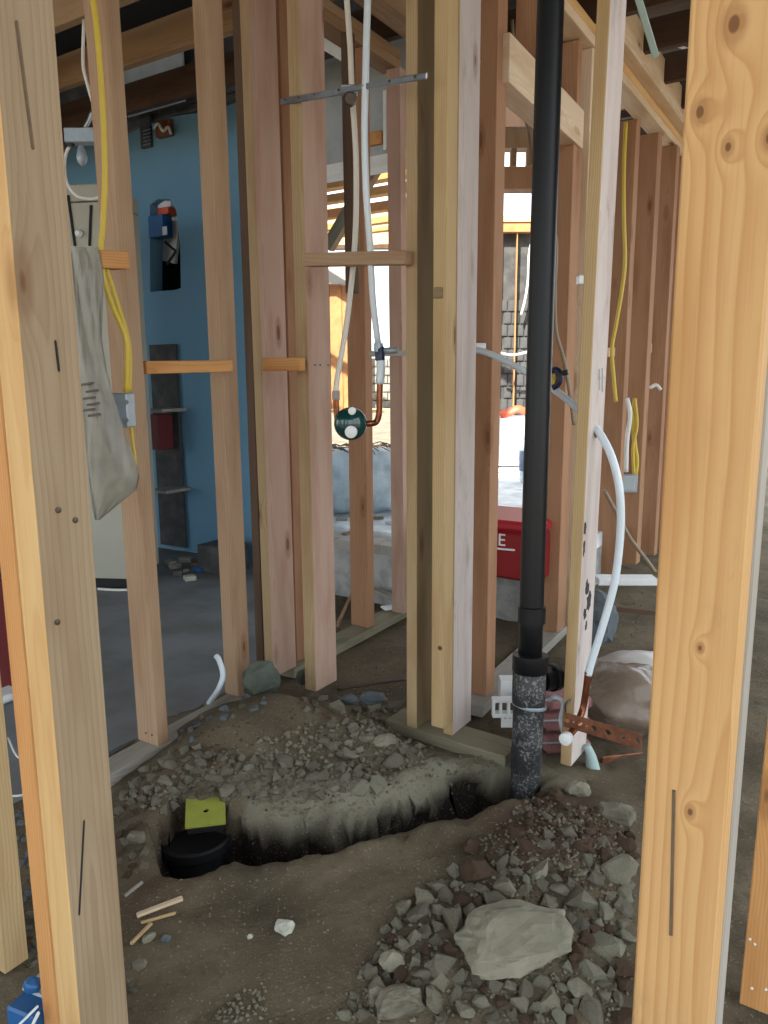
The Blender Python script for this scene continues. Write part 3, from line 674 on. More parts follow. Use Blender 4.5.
# stem wall, plank edge and raised floor
def ub(name, u0, u1, v0, v1, z0, z1, mat, **k):
    return slab(name, [uvz(u0, v0, 0), uvz(u1, v0, 0), uvz(u1, v1, 0), uvz(u0, v1, 0)], z0, z1, mat, **k)
ue = at(336, 545, PZ - .04).dot(R)
ve = lambda u: vG + (u - uG) * sl + .11
vR_ = ve(ue)
ub('trim_1', ue, ue + .15, vR_ + .01, vL_, -.1, PZ - .05, 'concrete')
o = ub('edge_plank', ue - .03, ue + .12, vR_, vL_, PZ - .05, PZ, 'weather', kind=None); tag(o, 'weathered plank along the edge of the raised floor, under the red case', 'plank')
u0_ = max(ue + .121, UB + .11); slab('floor_raised', [uvz(u0_, ve(u0_), 0), uvz(14., ve(14.), 0), uvz(14., vL_ + 1.5, 0), uvz(u0_, vL_ + 1.5, 0)], PZ - .08, PZ - .002, 'paperfloor')
slab('trim_2', [uvz(ue + .15, ve(ue + .15) + .0, 0), uvz(8., ve(8.) + .0, 0), uvz(8., ve(8.) + .05, 0), uvz(ue + .15, ve(ue + .15) + .05, 0)], -.1, PZ - .081, 'concrete')
# header panel above the wide opening
UH2 = ue
z_b = atu(372, 157, UH2).z; z_t = atu(372, 92, UH2).z
o = ub('header_panel', UH2, UH2 + .10, pr - .62, vL_, z_b, z_t + .25, 'greyboard', kind=None); tag(o, 'pale blue-grey painted header panel above the wide opening behind the water tubes', 'panel')
for a_ in (345, 352, 385): box('batten', atu(a_, 150, UH2 - .012) , .010, .018, .26, 'whitepaint', o)
o = ub('sunlit_edge', UH2 - .01, UH2 + .11, pr - .62, vL_, z_b - .05, z_b, 'whitepaint', kind=None); tag(o, 'white strip standing for the sunlit bottom edge of the painted header panel', 'trim')  # white paint stands in for sunlight on the panel's bottom edge
o = box('exposed_wood_patch', atu(372, 146, UH2 - .01), .02, .12, .06, 'orange'); tag(o, 'bare wood patch low on the painted header panel', 'patch')
o = block(322, 35, 344, 50, 48, 60, 3.5, 3.4, 'whitepaint', 'white board end showing under the brown ceiling beam', name='white_board', cat='board', depth=.05)
# open roof of the back room: rafters and skip boards, sky between
for i, (px, y0, y1, d) in enumerate(((372, 161, 172, 4.8), (372, 176, 183, 5.3), (372, 189, 197, 5.9), (372, 204, 213, 6.6), (372, 219, 225, 7.4), (372, 229, 233, 8.2))):
    a = atd(px, (y0 + y1) / 2, d); h = atd(px, y0, d).z - atd(px, y1, d).z
    o = board('roof_board', a + L * 1.6, a - L * (.55 + .1 * i), Z, h, .09, ('joist', 'orange', 'orange', 'sheet', 'orange', 'sheet')[i])
    tag(o, ('nearest', 'second', 'third', 'fourth', 'fifth', 'farthest')[i] + ' of the lit roof boards seen above the far opening', 'roof board')
o = block(330, 222, 381, 150, 246, 160, 4.9, 4.6, 'joist', 'brown diagonal brace under the open roof behind the water tubes', name='diagonal_brace', cat='brace')
bpy.data.objects.remove(o); a = atd(329, 246, 4.9); b = atd(381, 158, 4.5)
o = board('diagonal_brace', a, b, Z, .09, .04, 'joist'); tag(o, 'brown diagonal brace under the open roof behind the water tubes', 'brace')
# far wall of the back room, sunlit sheathing with an opening to the sky
DF = 9.2
def far(px, py, Y=DF): return atd(px, py, Y)
def farbox(name, x0, y0, x1, y1, Y, th, mat, label=None, cat=None, kind=None, parent=None):
    a = far(x0, y1, Y); b = far(x1, y0, Y); c = (a + b) / 2; c.z = min(a.z, b.z)
    o = box(name, c + Vector((0, th / 2, 0)), abs(b.x - a.x), th, abs(b.z - a.z), mat, parent, x=Vector((1, 0, 0)), bev=.0)
    if kind: o['kind'] = kind
    if label: tag(o, label, cat)
    return o
farbox('plywood_sheet', 300, 206, 376, 247, DF, .05, 'ply', 'left sunlit plywood sheet under the open roof', 'plywood')
farbox('plywood_sheet', 377, 206, 440, 244, DF, .05, 'ply', 'right sunlit plywood sheet under the open roof', 'plywood')
farbox('wall_plate', 300, 244, 440, 249, DF - .1, .1, 'dark', 'dark wall plate under the sunlit plywood', 'top plate')
for i in range(5):
    farbox('sheathing_plank', 306 + i * 12.4, 285, 317.0 + i * 12.4, 411, DF - .2, .05, 'sheet', ('first', 'second', 'third', 'fourth', 'fifth')[i] + ' orange vertical plank from the left beside the bright opening', 'plank')
farbox('opening_header', 300, 268, 372, 284, DF - .3, .12, 'weather', 'weathered header over the orange vertical planks', 'beam')
mw_ = farbox('wall_back', 372, 358, 402, 409, DF, .15, 'block', kind='structure')
for j in range(6):
    for i in range(3):
        farbox('brick', 372.2 + i * 10 + (j % 2) * 4 - 4, 359 + j * 8.4, 381.4 + i * 10 + (j % 2) * 4 - 4, 366.4 + j * 8.4, DF - .05, .05, 'block', parent=mw_)
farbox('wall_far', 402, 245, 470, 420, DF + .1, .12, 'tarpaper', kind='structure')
farbox('far_sill', 300, 409, 480, 413, DF - .5, .3, 'ply', 'pale sill board along the foot of the far wall', 'sill')
# insulation roll on the raised floor
ra = atd(300, 468, 4.75); rb = atd(412, 462, 4.9); rr_ = .205
ra.z = rb.z = PZ + rr_ + .004
rows = []
for i in range(25):
    c = ra.lerp(rb, i / 24); w_ = (rb - ra).normalized(); up = Z; sd_ = w_.cross(up).normalized(); row = []
    for k in range(24):
        a_ = 2 * math.pi * k / 24; q_ = rr_ * (1 + .035 * math.sin(i * 1.7 + k) + .03 * math.sin(k * 2.3 + i * .6)) * (1 - .12 * math.exp(-((i % 9) - 4) ** 2 / .8)); row.append(c + (sd_ * math.cos(a_) + up * math.sin(a_)) * q_)
    rows.append(row)
roll = sheet('insulation_roll', rows, 0, 'film', closed=True); tag(roll, 'silver film-wrapped insulation roll lying on the raised floor', 'insulation roll')
rq = random.Random(5)
tf = []
for i in range(70):
    k = rq.random(); c = ra.lerp(rb, k) + Z * (rr_ * (1.0 + .08 * rq.random())) + Vector((rq.uniform(-.02, .02), rq.uniform(-.12, .08), 0)); dx = rq.uniform(.04, .11)
    tf.append((c, c + Vector((dx, -.05, -.02 + rq.uniform(-.02, .03)))))
vv_, ff_ = [], []
for a_, b_ in tf:
    n0 = len(vv_); mid = (a_ + b_) / 2 + Z * .012
    for p in (a_, mid, b_): vv_ += [p - ra, p - ra + Vector((0, .004, .006)), p - ra + Vector((.004, -.004, .004))]
    for s_ in (0, 3): ff_ += [(n0 + s_ + i_, n0 + s_ + (i_ + 1) % 3, n0 + s_ + 3 + (i_ + 1) % 3, n0 + s_ + 3 + i_) for i_ in range(3)]
o = mk('straw_fibres', vv_, ff_, 'kraft', None, Matrix.Translation(ra)); tag(o, 'loose brown fibres on top of the silver insulation roll', 'fibres', kind='stuff')
for i, (px, py, m_, lb) in enumerate(((378, 519, 'kraft', 'brown scrap on the raised floor in front of the insulation roll'), (348, 534, 'kraft', 'brown paper shred near the plank edge'), (390, 524, 'greyboard', 'grey scrap on the raised floor beside the tripled post'), (342, 520, 'debris', 'pale scrap lying left of the lone dark stud'))):
    o = box('scrap', at(px, py, PZ), .07, .035, .012, m_, x=Vector((math.cos(i), math.sin(i), 0))); tag(o, lb, 'debris')

# right part of the platform room
DR = 8.0
farbox('far_beam', 470, 166, 590, 189, 4.6, .12, 'brown', 'reddish brown beam across the top of the right-hand far opening', 'beam')
farbox('far_beam', 470, 128, 590, 148, 4.85, .1, 'joist', 'upper brown beam over the short posts at the right-hand far opening', 'beam')
farbox('far_beam', 470, 96, 590, 127, 4.95, .05, 'oldjoist', 'dark topmost beam over the right-hand far opening', 'beam')
for i, x_ in enumerate((511, 527, 543)): farbox('short_post', x_, 148, x_ + 6, 166, 4.7, .06, 'joist', ('left', 'middle', 'right')[i] + ' short post between the far beam and the ceiling', 'post')
farbox('far_board', 470, 215, 590, 222, DR - .1, .1, 'ply', 'upper sunlit board over the dark far wall', 'board')
farbox('far_board', 470, 223, 590, 232, DR - .1, .1, 'sheet', 'lower sunlit board over the dark far wall', 'board')
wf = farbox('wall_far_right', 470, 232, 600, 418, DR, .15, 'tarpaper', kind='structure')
for i, x_ in enumerate((497, 513, 536, 556)): farbox('furring_strip', x_, 232, x_ + (4, 5, 5, 5)[i], 416, DR - .08, .05, 'orange', ('first', 'second', 'third', 'fourth')[i] + ' upright wooden strip from the left on the dark far wall', 'strip')
for j in range(9):
    for i in range(4): farbox('stone', 500 + i * 8.2 + (j % 2) * 4, 300 + j * 12.4, 507 + i * 8.2 + (j % 2) * 4, 311 + j * 12.4, DR - .015, .04, 'darkstone', parent=wf)
tube('hanging_wire', [atd(533, 235, 7.9), atd(529, 255, 7.9), atd(528, 280, 7.9), atd(525, 300, 7.9), atd(521, 315, 7.9)], .012, 'cablewhite'); tag(bpy.data.objects['hanging_wire'], 'white cord hanging on the dark far wall left of the black pipe', 'cord')
tube('grey_cord', [atd(512, 20, 3.4), atd(520, 100, 3.4), atd(528, 128, 3.4), atd(531, 150, 3.4), atd(532, 165, 3.4)], .007, 'cablebrown'); tag(bpy.data.objects['grey_cord'], 'grey cord drooping under the doorway header', 'cord')
tube('pale_string', [atd(496, 352, 7.7), atd(512, 355, 7.7), atd(528, 352, 7.7)], .012, 'cablewhite'); tag(bpy.data.objects['pale_string'], 'pale string stretched across the dark far wall', 'string')
# low white crate behind the jug with orange scraps on it
cr = farbox('white_crate', 478, 418, 590, 466, 7.2, .6, 'whitepaint', 'low white crate against the far wall under the orange scraps', 'crate')
o = tube('orange_wrap', [atd(500, 415, 7.3), atd(510, 412, 7.3), atd(518, 409, 7.3), atd(526, 412, 7.3)], .045, 'orangecloth', flat=.5); tag(o, 'crumpled orange plastic on top of the low white crate', 'plastic')
# water bottle
jg = empty('water_jug', at(537, 484, PZ)); tag(jg, 'clear water jug with blue print standing behind the black pipe', 'jug')
jb = at(533.5, 482, PZ); jr = 14.8 / 769 * jb.y; jh = atd(533, 424, jb.y).z - PZ
lathe('bottle', jb, Z, [(jr * .85, 0), (jr, .03), (jr, jh * .3), (jr * .94, jh * .34), (jr, jh * .38), (jr, jh * .7), (jr * .93, jh * .74), (jr, jh * .78), (jr * .9, jh * .92), (jr * .4, jh)], 'jug', jg)
lathe('print_band', jb + Z * jh * .2, Z, [(jr * 1.01, 0), (jr * 1.015, .002), (jr * 1.015, jh * .35), (jr * 1.01, jh * .352)], glassy('print_blue', (.10, .16, .32), .4, .7), jg)
# red case
ca = at(488, 573, PZ + .0); ca = atd(490, 572, 3.62)
rc = empty('red_case', at(505, 582, PZ)); tag(rc, 'glossy red tool case with white lettering on the raised floor', 'tool case')
c0 = at(527, 584, PZ) + R * .02; 
xd = L; cc = c0 + L * .17 + R * .17
ht = atu(520, 533, cc.dot(R) - .17).z - PZ
box('body', cc, .34, .42, ht, 'red', rc, bev=.012); box('lid', cc + Z * (ht + .001), .35, .43, .045, 'redlid', rc, bev=.012)
box('latch', cc - R * .178 + L * .10 + Z * (ht - .03), .014, .05, .06, 'white', rc)
fu = cc.dot(R) - .172
def text(body, origin, xdir, updir, size, mat, parent, name='lettering'):
    cu = bpy.data.curves.new(name, 'FONT'); cu.body = body; cu.size = size; cu.extrude = .0008; cu.materials.append(MT[mat]); t_ = bpy.data.objects.new('t', cu); COL.objects.link(t_); bpy.context.view_layer.update(); m_ = bpy.data.meshes.new_from_object(t_); bpy.data.objects.remove(t_); o = bpy.data.objects.new(name, m_); COL.objects.link(o); o.parent = parent
    zd = xdir.cross(updir).normalized(); mw = frame(origin, xdir.normalized(), updir.normalized(), zd); o.matrix_basis = parent.matrix_basis.inverted() @ mw; return o
tx = atu(504, 546, fu); text('UKEE', tx + L * .17, -L, Z, .075, 'white', rc)
board('underline', tx + L * .20 - Z * .02, tx - L * .05 - Z * .012, Z, .008, .002, 'white', rc)

# ---------------------------------------------------------------- ceilings
# old joists (run along L) over the left room and beyond
k = 0
names = ['first', 'second', 'third', 'fourth', 'fifth', 'sixth', 'seventh', 'eighth', 'ninth', 'tenth']
uj1 = at(62, 28, 2.47).dot(R); uj2 = at(123, 57, 2.47).dot(R)
for i in range(3):
    u = uj1 + i * .41
    if i > 1: mat = 'oldjoist'
    else: mat = 'joist' if i < 2 else 'oldjoist'
    o = board('ceiling_joist', uvz(u, 1.75, 2.54), uvz(u, 6.2, 2.54), Z, .14, .04, mat); tag(o, names[i] + ' joist of the left room counted away from the camera', 'ceiling joist')
for i in range(9):
    u = 2.9 + i * .42
    o = board('ceiling_joist', uvz(u, 1.70, 2.56), uvz(u, -1.7, 2.56), Z, .13, .04, 'oldjoist' if i else 'joist'); tag(o, names[i] + ' dark joist over the middle and right rooms counted away from the camera', 'ceiling joist')
# dark deck before the open-roofed room; unseen rear and right edges shaped for the light
def deck(name, pts, z, mat): return slab(name, pts, z, z + .05, mat)
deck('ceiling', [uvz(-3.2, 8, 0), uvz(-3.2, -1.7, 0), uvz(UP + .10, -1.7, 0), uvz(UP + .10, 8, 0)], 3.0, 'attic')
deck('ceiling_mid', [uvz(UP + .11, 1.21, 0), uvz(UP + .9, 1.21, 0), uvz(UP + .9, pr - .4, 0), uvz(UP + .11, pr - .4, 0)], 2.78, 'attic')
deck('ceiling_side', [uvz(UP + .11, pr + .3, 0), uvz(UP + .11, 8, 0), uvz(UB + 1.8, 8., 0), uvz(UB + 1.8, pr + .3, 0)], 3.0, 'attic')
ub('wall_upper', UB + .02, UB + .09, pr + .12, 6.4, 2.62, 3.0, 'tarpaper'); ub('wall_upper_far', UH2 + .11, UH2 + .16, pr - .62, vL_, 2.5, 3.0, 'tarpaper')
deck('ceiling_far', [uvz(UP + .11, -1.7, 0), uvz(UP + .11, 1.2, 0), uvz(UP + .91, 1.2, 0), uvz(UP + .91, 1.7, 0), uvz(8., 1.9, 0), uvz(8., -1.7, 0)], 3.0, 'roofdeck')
o = board('plastic_strap', atd(637, -6, 2.6), atd(656, 57, 2.75), Vector((1, 0, 0)), .022, .006, 'greenstrap'); tag(o, 'pale green strap dangling from the dark ceiling beside the wide stud', 'strap')
tube('white_ceiling_wire', [atd(628, 22, 3.6), atd(655, 38, 3.9), atd(690, 50, 4.2)], .007, 'cablewhite'); tag(bpy.data.objects['white_ceiling_wire'], 'thin white wire under the dark ceiling at upper right', 'wire')
# outer side of left room
ub('wall_side', .2, UB + .1, 6.4, 6.5, -.03, 3.0, 'greyboard')

# ---------------------------------------------------------------- plumbing
pp = empty('drain_pipe', atd(526, 790, 2.06)); tag(pp, 'tall black plastic drain pipe rising from the trench to the ceiling', 'pipe')
P0 = atd(525, 800, 2.02); P1 = atd(530, 655, 2.06)
top = atd(551, -8, 2.12); tdir = (top - P1)
pr2 = 12.6 / 769 * 2.06
tube('pipe', [P1 - Z * .05, P1.lerp(top, .5), top + tdir * .12], pr2, 'black', pp, seg=28)
lathe('coupling', atd(531.5, 622, 2.06), tdir, [(pr2 * 1.0, -.001), (pr2 * 1.14, 0), (pr2 * 1.14, .045), (pr2 * 1.0, .046)], 'black', pp)
low = atd(525, 812, 2.02)
hub0 = atd(530, 700, 2.05); hd = (P1 - low).normalized()
r3 = 17.5 / 769 * 2.06
lathe('lower_pipe', low - hd * .15, hd, [(r3 * .92, 0), (r3 * .92, (hub0 - low).length + .13), (r3, (hub0 - low).length + .15), (r3, (P1 - low).length + .13), (r3 * .96, (P1 - low).length + .152), (r3 * .78, (P1 - low).length + .150)], 'blackrough', pp)
lathe('hub_collar', atd(530, 672, 2.05), hd, [(r3, 0), (r3 * 1.07, .004), (r3 * 1.07, .05), (r3 * .8, .052)], 'black', pp)
lathe('clamp_band', atd(529, 706, 2.05), (hd + Vector((.12, 0, 0))).normalized(), [(r3 * 1.02, 0), (r3 * 1.05, .002), (r3 * 1.05, .008), (r3 * 1.02, .01)], 'greysteel', pp)
lathe('side_outlet', atd(541, 680, 2.09), Vector((.8, .6, -.1)), [(.034, 0), (.034, .04), (.040, .042), (.040, .06), (.028, .062)], 'black', pp)
lathe('lower_band', atd(526, 768, 2.04), hd, [(r3 * .90, 0), (r3 * .96, .003), (r3 * .96, .055), (r3 * .9, .058)], 'black', pp)
# drain line in the trench
tpts = [at(512, 800, -.33), at(470, 832, -.36), at(400, 850, -.38), at(330, 862, -.39), at(250, 872, -.40)]
o = tube('trench_pipe', tpts, .045, 'black', seg=16); tag(o, 'black drain line lying in the bottom of the trench', 'pipe')
# floor drain with lime plate
dc = at(195, 831, -.10); dr = empty('floor_drain', dc); tag(dr, 'round black drain riser with a square lime-green plate on it', 'drain')
rD = 39 / 769 * dc.y
lathe('riser', dc - Z * .30, Z, [(rD * .86, 0), (rD * .86, .25), (rD, .262), (rD, .285), (rD * .93, .29), (rD * .90, .283), (rD * .4, .283)], 'rubber', dr, seg=36)
lp = at(205, 820, -.075)
xq = (at(228, 834, -.075) - at(186, 836, -.075)).normalized(); yq = Z.cross(xq)
pc_ = (at(184, 834, -.075) + at(221, 832, -.075) + at(227, 811, -.075) + at(192, 811, -.075)) / 4
bm = bmesh.new(); hw, hd2 = .052, .052; N_ = 24
ring_i = [bm.verts.new((.008 * math.cos(2 * math.pi * k / N_), .008 * math.sin(2 * math.pi * k / N_), 0)) for k in range(N_)]
def sq(a): c_, s_ = math.cos(a), math.sin(a); m_ = max(abs(c_), abs(s_)); return (hw * c_ / m_, hd2 * s_ / m_, 0)
ring_o = [bm.verts.new(sq(2 * math.pi * k / N_ + math.pi / 4)) for k in range(N_)]
ring_i = ring_i[3:] + ring_i[:3]
for k in range(N_): bm.faces.new((ring_i[k], ring_o[k], ring_o[(k + 1) % N_], ring_i[(k + 1) % N_]))
g = bmesh.ops.extrude_face_region(bm, geom=list(bm.faces)); bmesh.ops.translate(bm, verts=[x for x in g['geom'] if isinstance(x, bmesh.types.BMVert)], vec=(0, 0, -.008)); bmesh.ops.recalc_face_normals(bm, faces=bm.faces)
bm.verts.index_update(); vs = [v_.co.copy() for v_ in bm.verts]; fs = [[v_.index for v_ in f_.verts] for f_ in bm.faces]; bm.free()
xs_ = Matrix.Rotation(math.radians(8), 3, 'Z') @ xq
ys_ = Z.cross(xs_); ti = Matrix.Rotation(math.radians(12), 3, xs_); mk('plate', vs, fs, 'lime', dr, frame(pc_ + Z * .034, xs_, ti @ ys_, ti @ Z))
box('plate_edge', pc_ - Z * .004, .096, .092, .020, 'rubber', dr, x=xs_)
# steel bracket bar with shower ear
uBR = uF - .06
ba = atd(281, 102, 2.62); bb_ = atd(427, 77, 2.12)
br = empty('bracket_bar', ba); tag(br, 'galvanised bracket bar across the studs holding the water tube', 'bracket')
mid = ba.lerp(bb_, .52)
board('bar', ba, mid, Z, .020, .006, 'steel', br); board('slide_bar', mid.lerp(ba, .15) - Vector((0, .008, 0)), bb_ - Vector((0, .008, 0)), Z, .016, .006, 'steel', br)
for k_ in (.04, .15, .27, .45, .62, .78, .93):
    p_ = ba.lerp(bb_, k_) - Vector((0, .015, 0)); lathe('screw_head', p_, Vector((0, -1, 0)), [(.0035, 0), (.0035, .003)], 'nail', br, seg=8)
lathe('drop_ear', atd(349, 100, 2.37), Vector((.2, -1, -.2)), [(.020, 0), (.020, .02), (.015, .03), (.010, .03)], 'nail', br, seg=16)
box('ear_bracket', atd(349, 96, 2.39), .05, .014, .03, 'steel', br, x=Vector((1, 0, 0)))
# water tubes
def tb(name, pts, r, mat, label, cat='water tube', **k): o = tube(name, pts, r, mat, **k); tag(o, label, cat); return o
tb('water_tube', [atd(346, -10, 2.42), atd(350, 45, 2.42), atd(352, 92, 2.42), atd(356, 160, 2.42), atd(355, 240, 2.42), atd(347, 320, 2.40), atd(337, 380, 2.36), atd(336, 396, 2.36)], .0085, 'pexwarm', 'ivory water tube running behind the bracket bar down to the valve')
tb('water_tube', [atd(368, -10, 2.30), atd(366, 60, 2.3), atd(364.5, 130, 2.3), atd(366, 190, 2.3), atd(370, 245, 2.32), atd(373, 300, 2.34), atd(378, 343, 2.36)], .0098, 'pex', 'pale blue-white water tube right of the ivory one')
# valve
vc = atd(350, 424, 2.30); va = empty('shower_valve', vc); tag(va, 'round dark green shower valve cover with copper tails', 'valve')
fd = Vector((-.05, -1, .0)).normalized(); rv = 16.5 / 769 * 2.3
lathe('cover', vc + fd * -.03, fd, [(rv * .96, 0), (rv, .006), (rv, .018), (rv * .86, .034), (rv * .5, .046), (rv * .2, .05)], 'green', va, seg=36)
lathe('upper_glow_dot', atd(352, 411, 2.26) , fd, [(.011, -.012), (.011, .004), (.008, .005)], 'white', va, seg=16)  # this white disc and the next stand in for the bright glow on the cover
lathe('lower_glow_dot', atd(351, 432, 2.26), fd, [(.018, -.012), (.018, .003), (.013, .005)], 'white', va, seg=20)
tube('copper_tail', [atd(336, 396, 2.34), atd(336.5, 410, 2.33), atd(338, 424, 2.32)], .0095, 'copper', va)
tube('copper_elbow', [atd(380, 380, 2.34), atd(379.5, 400, 2.34), atd(379, 414, 2.34), atd(376, 422, 2.34), atd(369, 423.5, 2.33), atd(358, 424, 2.33)], .0095, 'copper', va, n=8)
lathe('crimp_ring', atd(336, 396, 2.34), Z, [(.012, -.012), (.012, .016)], 'weather', va, seg=14)
tube('transfer_tube', [atd(380, 352, 2.34), atd(381, 368, 2.34), atd(380, 384, 2.34)], .013, 'pex', va)
lathe('blue_fitting', atd(380, 356, 2.34), Z, [(.010, -.015), (.015, -.012), (.015, .02), (.010, .03)], 'navy', va, seg=14)
lathe('grey_fitting', atd(378.5, 350, 2.34), Z, [(.014, -.005), (.014, .02)], 'greysteel', va, seg=14)
tube('side_nipple', [atd(382, 351, 2.34), atd(398, 350, 2.33)], .010, 'greysteel', va)
# bent tube through the wall
wt = tb('bent_water_tube', [atd(466, 350, 2.6), atd(474, 350, 2.5), atd(490, 354, 2.45), atd(515, 366, 2.40), atd(545, 383, 2.34), atd(570, 402, 2.20), atd(588, 420, 2.12), atd(600, 434, 2.06), atd(612, 458, 2.02), atd(619.5, 490, 2.0), atd(620.5, 530, 2.0), atd(615, 580, 2.0), atd(603, 625, 2.0), atd(592, 660, 2.0), atd(588, 675, 2.0)], .0105, 'pex', 'white bent water tube curving through the marked stud down to a copper stub', n=8)
cs = tb('copper_stub', [atd(588, 672, 2.0), atd(586, 690, 2.0), atd(583, 708, 2.0), atd(578, 722, 1.98)], .0095, 'copper', 'copper stub pipe under the end of the bent water tube', cat='pipe')
# pipe clamp / cutter on the bent tube
cl = empty('pipe_cutter', atd(558, 378, 2.3)); tag(cl, 'navy and yellow tubing cutter clamped on the bent water tube', 'tool')
tube('jaw', [atd(550, 371, 2.3), atd(556, 370, 2.28), atd(560, 375, 2.27), atd(559, 382, 2.27), atd(554, 388, 2.28)], .010, 'navy', cl)
tube('lever', [atd(554, 388, 2.28), atd(561, 394, 2.27), atd(567, 399, 2.26)], .006, 'rubber', cl)
tube('handle', [atd(560, 374, 2.27), atd(568, 372, 2.26)], .008, 'rubber', cl)
box('yellow_body', atd(553, 385, 2.28), .015, .02, .03, 'cable', cl)
# copper strap with white-capped stub
sa = atd(564, 719, 1.90); sb = atd(642, 742, 1.74)
sp = empty('copper_strap', sa); tag(sp, 'perforated copper strap stretched from the marked stud to the right', 'strap')
d_ = (sb - sa); ln = d_.length; xd_ = d_.normalized(); yd_ = (Z - Z.dot(xd_) * xd_).normalized(); hwid = .020; 
bm = bmesh.new(); nh = 11; seg_ = ln / nh
for i in range(nh):
    cx_ = (i + .5) * seg_; N_ = 12; hr = .0075 if i % 2 == 0 else .0025
    ri = [bm.verts.new((cx_ + hr * math.cos(2 * math.pi * (k + .5) / N_), hr * math.sin(2 * math.pi * (k + .5) / N_), 0)) for k in range(N_)]
    def sq2(a): c_, s_ = math.cos(a) / (seg_ / 2), math.sin(a) / (hwid / 1); m_ = max(abs(c_), abs(s_)); return (cx_ + math.cos(a) / m_, math.sin(a) / m_, 0)
    ro = [bm.verts.new(sq2(2 * math.pi * (k + .5) / N_)) for k in range(N_)]
    cor = {}
    for k in range(N_):
        a0 = 2 * math.pi * (k + .5) / N_; k2 = (k + 1) % N_; bm.faces.new((ri[k], ro[k], ro[k2], ri[k2]))
        p0, p1 = ro[k].co, ro[k2].co
        if abs(p0.x - p1.x) > 1e-5 and abs(p0.y - p1.y) > 1e-5:
            q_ = bm.verts.new((cx_ + math.copysign(seg_ / 2, p0.x + p1.x - 2 * cx_), math.copysign(hwid, p0.y + p1.y), 0)); bm.faces.new((ro[k], q_, ro[k2]))
g = bmesh.ops.extrude_face_region(bm, geom=list(bm.faces)); bmesh.ops.translate(bm, verts=[x for x in g['geom'] if isinstance(x, bmesh.types.BMVert)], vec=(0, 0, .002)); bmesh.ops.recalc_face_normals(bm, faces=bm.faces)
bm.verts.index_update(); vs = [v_.co.copy() for v_ in bm.verts]; fs = [[v_.index for v_ in f_.verts] for f_ in bm.faces]; bm.free()
mk('strip', vs, fs, 'rust', sp, frame(sa, xd_, yd_, xd_.cross(yd_)))
tube('stub_pipe', [atd(583, 722, 1.93), atd(576, 727, 1.90), atd(567, 738, 1.84)], .0095, 'copper', sp)
lathe('white_cap', atd(566.5, 738, 1.83), (atd(567, 738, 1.84) - atd(583, 722, 1.93)), [(.013, -.012), (.016, -.006), (.016, .012), (.006, .016)], 'white', sp, seg=16)
tube('strap_end', [atd(566, 718, 1.90), atd(566, 705, 1.93), atd(570, 700, 1.96)], .004, 'nail', sp)

# ---------------------------------------------------------------- cables and boxes
def cab(pts, Y, mat, label, r=.0055, cat='cable', name='cable'): return tb(name, [atd(a, b, Y if len(q) == 2 else q[2]) for q in pts for a, b in [q[:2]]], r, mat, label, cat)
cab([(92, -8), (97, 30), (101, 80), (104, 130), (105, 180), (103, 225), (101, 248), (103, 275), (112, 305), (125, 335), (127, 355), (126, 392)], 2.04, 'cable', 'yellow cable stapled down the cable-carrying stud to the grey box', r=.0075)
cab([(104, 262), (118, 305), (128, 340), (130, 365), (129, 392)], 2.06, 'cable', 'second yellow cable joining the first just above the grey outlet box', r=.006)
cab([(131, 427), (133, 445), (135, 462), (133, 478)], 2.06, 'cable', 'short yellow cable coming out below the grey outlet box', r=.005)
ob = box('outlet_box', atd(120.5, 427, 2.07), .068, .05, .09, 'greysteel', x=Vector((1, -.12, 0)).normalized(), bev=.003); tag(ob, 'grey metal outlet box on the cable-carrying stud', 'outlet box')
for p_ in ((115, 402), (127, 402), (115, 420), (127, 420)): lathe('knockout', atd(*p_, 2.04), Vector((-.05, -1, 0)), [(.006, 0), (.006, .003)], 'steel', ob, seg=10)
cab([(626, 122), (624, 165), (624, 220), (625, 260), (622, 290), (616, 325), (612, 350), (614, 380), (616, 402)], 4.12, 'cable', 'yellow cable hanging on the first sunlit-edge stud', r=.010)
cab([(635, 398), (633, 420), (635, 445), (637, 462), (635, 478)], 4.35, 'cable', 'yellow cable loop dropping into the small grey switch box', r=.012)
cab([(635, 400), (637, 425), (633, 448), (634, 476)], 4.33, 'cable', 'twin yellow cable beside the loop over the switch box', r=.009)
cab([(627, 398), (630, 415), (627, 440), (626, 472)], 4.05, 'cablewhite', 'white cable left of the small grey switch box', r=.012)
cab([(547, 225), (556, 240), (555, 290), (556, 330), (564, 360), (570, 395), (574, 425)], 2.9, 'cablebrown', 'brown cable hanging down the broad stud behind the black pipe', r=.007)
cab([(604, 490), (616, 512), (630, 538), (648, 562), (655, 572)], 3.3, 'cablebrown', 'brown cable running down to the right behind the bent tube', r=.009)
sbx = box('switch_box', atd(628, 492, 4.3), .085, .06, .10, 'greysteel', x=Vector((1, 0, 0))); tag(sbx, 'small grey switch box between the sunlit-edge studs', 'switch box')
box('box_cover', atd(628, 491, 4.255), .075, .006, .085, 'greyboard', sbx, x=Vector((1, 0, 0)))
cab([(650, 388), (656, 385), (661, 390)], 4.5, 'cablewhite', 'white cable loop near the right-hand brown stud', r=.01)

